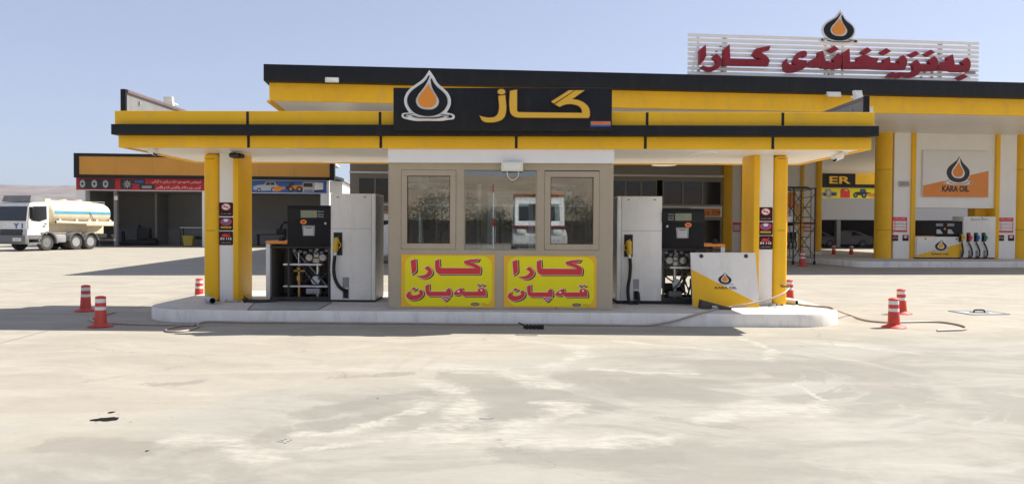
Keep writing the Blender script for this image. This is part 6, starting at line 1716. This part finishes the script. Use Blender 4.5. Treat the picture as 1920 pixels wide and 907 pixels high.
c1 = make_car('pale grey car parked inside the dark hall bay left of the post', 'carpaint')
place(c1, B.m @ Vector((hx(1520), HY + 4.4, 0)), B.a + R(8))
c2 = dup(c1, label='pale grey car standing inside the dark hall bay right of the post')
place(c2, B.m @ Vector((hx(1590), HY + 4.8, 0)), B.a - R(12))
v1 = make_car('white van with side windows parked behind the left pump column', 'truckwhite', True)
q = W.G(728, 494, 0)
place(v1, (q.x - 3.75, q.y + .9, 0), R(4))
v2 = dup(v1, label='tall white van with an orange roof strip mirrored in the booth windows')
v2.scale = (1.55,) * 3
place(v2, (1.45, -14.5, 0), R(-90))
ROOT[v2.name] = Matrix.Identity(4)
MB().box(-.02, .5, -.925, .925, 1.02, 1.08, bev=.02).build('red_stripe', 'crimson', v2)
mp = thing('marker_pole', 'thin red and white pole mirrored in the middle booth window', 'pole', (-.95, -12, 0))
for k in range(8): MB().cyl((-.95, -12, .35 + .42 * k), (-.95, -12, .77 + .42 * k), .035, n=10).build('pole_section', ['print_white', 'print_white', 'print_white', 'red'][k % 4], mp)
MB().cyl((-.95, -12, 0), (-.95, -12, .349), .06, n=12).build('foot', 'darkmetal', mp)
tag(MB().box(-70, 75, -46.3, -46, 0, 2.2).build('boundary_fence', 'darkwall'), 'long dark sheet fence mirrored in the booth windows', 'fence')
M['leaf'] = mat('dusty_leaf', (0.055, 0.062, 0.030), 0.8, var=0.4, scale=3)
M['bark'] = mat('bark', (0.10, 0.075, 0.05), 0.9, var=0.2)
def bush(label, x, y, h, w, seed):
    rnd = random.Random(seed); t = thing('roadside_tree', label, 'tree', (x, y, 0), group='trees along the fence behind the camera')
    tm = MB()
    tips = []
    tm.cyl((x, y, 0), (x + .1, y, h * .4), .12, .08, n=8)
    for k in range(7):
        a = rnd.uniform(0, 6.28); e = Vector((x + w * .32 * math.cos(a), y + w * .32 * math.sin(a), h * rnd.uniform(.5, .85))); tm.cyl((x + .1, y, h * rnd.uniform(.25, .4)), e, .05, .015, n=6); tips.append(e)
    tm.build('trunk', 'bark', t)
    vs, fs = [], []
    for k in range(2600):
        c = rnd.choice(tips); q = c + Vector((rnd.gauss(0, w * .15), rnd.gauss(0, w * .15), rnd.gauss(0, h * .12)))
        s = rnd.uniform(.035, .085); r = Euler((rnd.uniform(0, 6), rnd.uniform(0, 6), rnd.uniform(0, 6))).to_matrix(); o = len(vs)
        vs += [q + r @ Vector(v) * s for v in ((-1, -.5, 0), (1, -.5, .1), (1.1, .5, 0), (-.9, .6, .15))]; fs.append((o, o + 1, o + 2, o + 3))
    MB().add(vs, fs).build('crown', 'leaf', t, smooth=0)
for k, (x, h, w) in enumerate(((-21, 3.4, 4.2), (-15.5, 4.3, 4.6), (-11, 3.2, 3.8), (-6.5, 4.6, 5), (-2, 3.3, 3.6), (4.5, 4.4, 4.5), (9, 3.5, 4.4), (14, 4.6, 5), (20, 3.4, 4))):
    bush('dusty dark tree by the fence, mirrored in the booth windows', x, -43 + (k % 3), h, w, 60 + k)

# ================================================================== tanker truck (local: x from nose to tail, camera side is -y)
T = thing('tanker_truck', 'white tanker truck with cream tank and blue stripe parked before the service hall', 'truck', (0, 0, 0))
TW = 1.22
def rbox(name, x0, x1, y0, y1, z0, z1, m, bev=.03, parent=None): return MB().box(x0, x1, y0, y1, z0, z1, bev=bev).build(name, m, parent or T)
cabp = [(.02, 1.05), (.02, 1.75), (.16, 2.72), (.32, 2.92), (1.48, 2.95), (1.52, 2.85), (1.52, 1.05)]
bm = bmesh.new(); f = bm.faces.new([bm.verts.new((u, -TW, w)) for u, w in cabp]); r = bmesh.ops.extrude_face_region(bm, geom=[f])
for v in r['geom']:
    if isinstance(v, bmesh.types.BMVert): v.co.y = TW
bmesh.ops.recalc_face_normals(bm, faces=bm.faces[:]); bmesh.ops.bevel(bm, geom=bm.edges[:], offset=.07, segments=3, affect='EDGES')
cab_ = MB().addbm(bm).build('cab', 'truckwhite', T)
MB().hexa([(-.003, -1.10, 1.80), (-.003, 1.10, 1.80), (.03, 1.10, 1.80), (.03, -1.10, 1.80)], [(.128, -1.06, 2.66), (.128, 1.06, 2.66), (.16, 1.06, 2.66), (.16, -1.06, 2.66)]).build('windscreen', 'glassdark', cab_)
MB().hexa([(.03, -.75, 1.95), (.03, -.2, 1.95), (.04, -.2, 1.95), (.04, -.75, 1.95)], [(.098, -.75, 2.4), (.098, -.2, 2.4), (.11, -.2, 2.4), (.11, -.75, 2.4)]).build('sun_card', 'grey', cab_) if False else None
for s in (-1, 1):
    dr_ = MB().prism([(.16, 1.1), (.18, 1.7), (.30, 2.74), (1.40, 2.78), (1.40, 1.1)], s * (TW + .002), s * (TW + .014)).build('door', 'truckwhite', T)
    MB().prism([(.24, 1.82), (.36, 2.66), (1.30, 2.70), (1.32, 1.92), (.8, 1.76)], s * (TW + .015), s * (TW + .024)).build('window', 'glassdark', dr_)
    rbox('handle', 1.15, 1.3, min(s * (TW + .014), s * (TW + .05)), max(s * (TW + .014), s * (TW + .05)), 1.62, 1.68, 'bumper', .01, dr_)
    mi = MB().box(.02, .20, min(s * (TW + .12), s * (TW + .36)), max(s * (TW + .12), s * (TW + .36)), 1.9, 2.62, bev=.04).cyl((.12, s * TW, 2.55), (.12, s * (TW + .14), 2.55), .02, n=8).build('mirror', 'head', T)
e = MB(); e.shape([ell(.62, 1.62, .09, .09)], -(TW + .018), .004, 0); e.shape([ell(.62, 1.62, .06, .06)], -(TW + .021), .003, 1)
e.build('door_emblem', ['grey', 'print_white'], T); e = MB(); e.text(ar('کومپانیای نەوت'), .38, .86, 1.42, 1.50, -(TW + .018), .003, 0); e.text('No 71', .98, 1.2, 1.46, 1.54, -(TW + .018), .003, 2) if False else None
e.build('door_marking', ['grey', 'print_white', 'print_black'], T); e = MB()
e.shape([[(1.0, 1.45), (1.04, 1.54), (1.1, 1.5), (1.2, 1.53), (1.24, 1.46), (1.12, 1.43)]], -(TW + .018), .003, 2)
e.build('door_marking', ['grey', 'print_white', 'print_black'], T)
# front: white strip with fleet mark, dark grille, corner, bumper, plate
nb = MB(); nb.text('Y 1', .14, .88, 1.36, 1.66, 0, .006, 0, bold=.05)
nb.v = [Vector((.006 + v.y, -v.x, v.z)) for v in nb.v]
nb.build('fleet_number', 'print_blue', T)
rbox('grille', -.02, .1, -.86, .86, .78, 1.30, 'joint', .02)
for k in range(4): rbox('grille_bar', -.035, -.019, -.8, .8, .86 + .11 * k, .89 + .11 * k, 'bumper', .004)
for s in (-1, 1):
    MB().hexa([(-.04, s * .87, .95), (-.04, s * 1.24, .95), (.9, s * 1.24, .95), (.9, s * .87, .95)], [(.02, s * .90, 1.34), (.03, s * 1.2, 1.34), (.85, s * 1.2, 1.34), (.85, s * .9, 1.34)]).build('corner_panel', 'lightgrey', T)
    rbox('headlight', -.10, .05, min(s * .75, s * 1.12), max(s * .75, s * 1.12), .55, .78, 'lens', .03)
    rbox('step', .12, .92, min(s * .95, s * 1.23), max(s * .95, s * 1.23), .42, .52, 'bumper', .02)
    rbox('step', .10, .95, min(s * .95, s * 1.24), max(s * .95, s * 1.24), .70, .92, 'bumper', .03)
rbox('bumper', -.16, .12, -1.24, 1.24, .42, .95, 'bumper', .06)
pl_ = rbox('number_plate', -.185, -.16, -.95, -.30, .60, .80, 'reflect', .006)
t_ = MB().text('22-71438', -.30 + .06, .30 - .06, .65, .75, 0, .004, 0) if False else None
rbox('plate_mark', -.19, -.186, -.8, -.45, .685, .715, 'grey', .0, pl_)
MB().hexa([(.30, -1.1, 2.96), (.30, 1.1, 2.96), (1.3, 1.1, 2.96), (1.3, -1.1, 2.96)], [(.42, -1.05, 3.32), (.42, 1.05, 3.32), (1.36, 1.05, 3.32), (1.36, -1.05, 3.32)]).build('roof_deflector', 'wing', T)
MB().cyl((1.36, -.7, 3.16), (1.62, -.7, 3.12), .05, n=10).build('air_horn', 'bumper', T)
# chassis
for s in (-1, 1): rbox('chassis_rail', .3, 6.7, min(s * .38, s * .46), max(s * .38, s * .46), .72, .98, 'darkmetal', .01)
for s in (-1, 1): rbox('fuel_tank', 2.05, 2.85, min(s * .62, s * 1.12), max(s * .62, s * 1.12), .48, .98, 'grey', .09)
rbox('battery_box', 1.55, 1.98, -1.1, -.7, .5, .95, 'darkmetal', .03)
rbox('rear_bar', 6.62, 6.74, -1.15, 1.15, .52, .62, 'bumper', .01)
for k in range(3): MB().cyl((6.62, -1.0 + .06 * k, .70 + .1 * k), (6.95, -1.0, .70 + .1 * k), .02, n=8).build('tail_lamp_bracket', 'darkmetal', T)
# tank: oval barrel with domed ends
def oval(x, k=1.0, n=48):
    return [(x, 1.17 * k * math.copysign(abs(math.cos(a)) ** .85, math.cos(a)), 2.30 + .76 * k * math.copysign(abs(math.sin(a)) ** .85, math.sin(a))) for a in (2 * PI * i / n for i in range(n))]
rings = [(1.70, .72), (1.76, .90), (1.86, .985), (1.92, 1.0), (6.0, 1.0), (6.25, .965), (6.45, .87), (6.58, .70), (6.64, .45), (6.66, .1)]
rings = [(1.66, .5)] + rings
vs = []; n = 48
for x, k in rings: vs += oval(x, k)
fs = [tuple(range(n))] + [(j * n + i, j * n + (i + 1) % n, (j + 1) * n + (i + 1) % n, (j + 1) * n + i) for j in range(len(rings) - 1) for i in range(n)] + [tuple(range((len(rings) - 1) * n, len(rings) * n))]
tk = MB().add(vs, fs).build('tank', 'tank', T, smooth=.9)
def oy(z, k=1.0):
    s_ = min(1, abs((z - 2.30) / (.76 * k))); sn = s_ ** (1 / .85); return 1.17 * k * math.sqrt(max(0, 1 - sn * sn)) ** .85
for s in (-1, 1):
    za, zc = 2.26, 2.44; xsr = [(1.93, 1.0), (3, 1.0), (4, 1.0), (5, 1.0), (6.0, 1.0), (6.25, .965), (6.45, .87)]
    v_ = []
    for x, k in xsr:
        for z in (za, (za + zc) / 2, zc): v_.append((x, s * (oy(z, k) + .008), z))
    f_ = [(a * 3 + b, a * 3 + b + 1, a * 3 + b + 4, a * 3 + b + 3) for a in range(len(xsr) - 1) for b in range(2)]
    MB().add(v_, f_).build('stripe', 'stripe', tk)
MB().box(1.75, 5.35, -.62, .62, 2.95, 3.10, bev=.03).build('catwalk', 'tank', T)
MB().tube([(5.3, -.62, 2.98), (6.35, -.62, 2.98), (6.35, -.62, 3.1), (5.3, -.62, 3.1)], .02, n=6, smooth=False).tube([(5.3, .62, 2.98), (6.35, .62, 2.98), (6.35, .62, 3.1), (5.3, .62, 3.1)], .02, n=6, smooth=False).build('rail', 'grey', T)
for x in (2.4, 3.6, 4.8): MB().lathe([(.24, 3.101), (.24, 3.16), (.2, 3.2), (0, 3.2)], (x, 0, 0), n=20).build('hatch', 'tank', T)
MB().tube([(4.0, -.55, 3.04), (4.35, -.92, 2.72), (4.55, -1.16, 2.4), (4.75, -1.2, 2.1), (4.95, -1.17, 1.75), (4.95, -1.15, 1.55)], .018, n=6).build('rope', 'rubber', T)
for s in (-1, 1):
    MB().cyl((2.05, s * 1.13, 1.74), (4.3, s * 1.13, 1.70), .085, n=16).build('hose_tube', 'tank', T)
    MB().cyl((2.045, s * 1.13, 1.74), (2.05, s * 1.13, 1.74), .07, n=14).build('tube_mouth', 'rubber', T)
    MB().box(4.32, 6.55, min(s * 1.05, s * 1.2), max(s * 1.05, s * 1.2), 1.52, 1.82, bev=.02).build('side_skirt', 'tank', T)
    for x in (2.35, 3.6, 4.6, 5.2, 6.3): MB().lathe([(.09, 0), (.09, s * .05), (0, s * .07)], (x, s * 1.11, 1.86), axis='y', n=14).build('marker_lamp', 'tank', T)
rbox('tank_cradle', 1.9, 6.4, -.5, .5, .99, 1.62, 'tank', .04)
e = MB().text(ar('خەتەر'), 4.15, 4.75, 2.52, 2.64, -(oy(2.58) + .02), .004, 0); e.build('lettering', 'print_red', T)
# wheels
def wheel(x, s, dual):
    w = MB(); o = s * 1.10
    def tyre(c): w.lathe([(.29, -.14), (.45, -.145), (.495, -.11), (.505, -.05), (.505, .05), (.495, .11), (.45, .145), (.29, .14)], (x, c, .505), axis='y', n=36, cap=False)
    tyre(o - s * .1)
    if dual: tyre(o - s * .42)
    wl_ = w.build('wheel', 'tyre', T)
    d = .07 if dual else -.03
    c = o - s * .1
    MB().lathe([(.30, s * .135), (.285, s * .12), (.27, s * (.06 - d)), (.19, s * (.045 - d)), (.17, s * (.10 - d * .6)), (.10, s * (.12 - d * .6)), (0, s * (.13 - d * .6))], (x, c, .505), axis='y', n=28).build('rim', 'bumper' if not dual else 'grey', wl_)
    nb_ = MB()
    for k in range(8):
        a = k * PI / 4; nb_.cyl((x + .22 * math.cos(a), c + s * (.04 - d), .505 + .22 * math.sin(a)), (x + .22 * math.cos(a), c + s * (.09 - d), .505 + .22 * math.sin(a)), .022, n=6)
    nb_.build('wheel_nut', 'darkmetal', wl_)
def guard(x, s, r0, r1, w0, w1, m, a0=0, a1=180):
    mb = MB(); n = 18; vs = []
    for i in range(n + 1):
        a = R(a0 + (a1 - a0) * i / n)
        for rr in (r0, r1):
            for yy_ in (s * w0, s * w1): vs.append((x + rr * math.cos(a), yy_, .505 + rr * math.sin(a)))
    fs = [(0, 1, 3, 2), (4 * n, 4 * n + 2, 4 * n + 3, 4 * n + 1)]
    for i in range(n):
        a, b = 4 * i, 4 * (i + 1); fs += [(a, b, b + 1, a + 1), (a + 2, a + 3, b + 3, b + 2), (a, a + 2, b + 2, b), (a + 1, b + 1, b + 3, a + 3)]
    mb.add(vs, fs).build('mudguard', m, T)
for s in (-1, 1):
    wheel(1.4, s, False); guard(1.4, s, .60, .68, .82, 1.26, 'bumper', -5, 175)
    for x in (2.95, 4.05):
        pass
AX = (3.55, 4.68)
for s in (-1, 1):
    for x in AX:
        wheel(x, s, True); guard(x, s, .56, .60, .62, 1.24, 'bumper', 8, 172)
for x in (1.4,) + AX: MB().cyl((x, -.9, .505), (x, .9, .505), .1, n=14).build('axle', 'darkmetal', T)
rbox('mud_flap', AX[1] + .62, AX[1] + .65, -1.2, -.65, .25, .85, 'rubber', .0); rbox('mud_flap', AX[1] + .62, AX[1] + .65, .65, 1.2, .25, .85, 'rubber', .0)
T.location = (-29.75, 43.75, 0); T.rotation_euler = (0, 0, math.atan2(.96, .27))
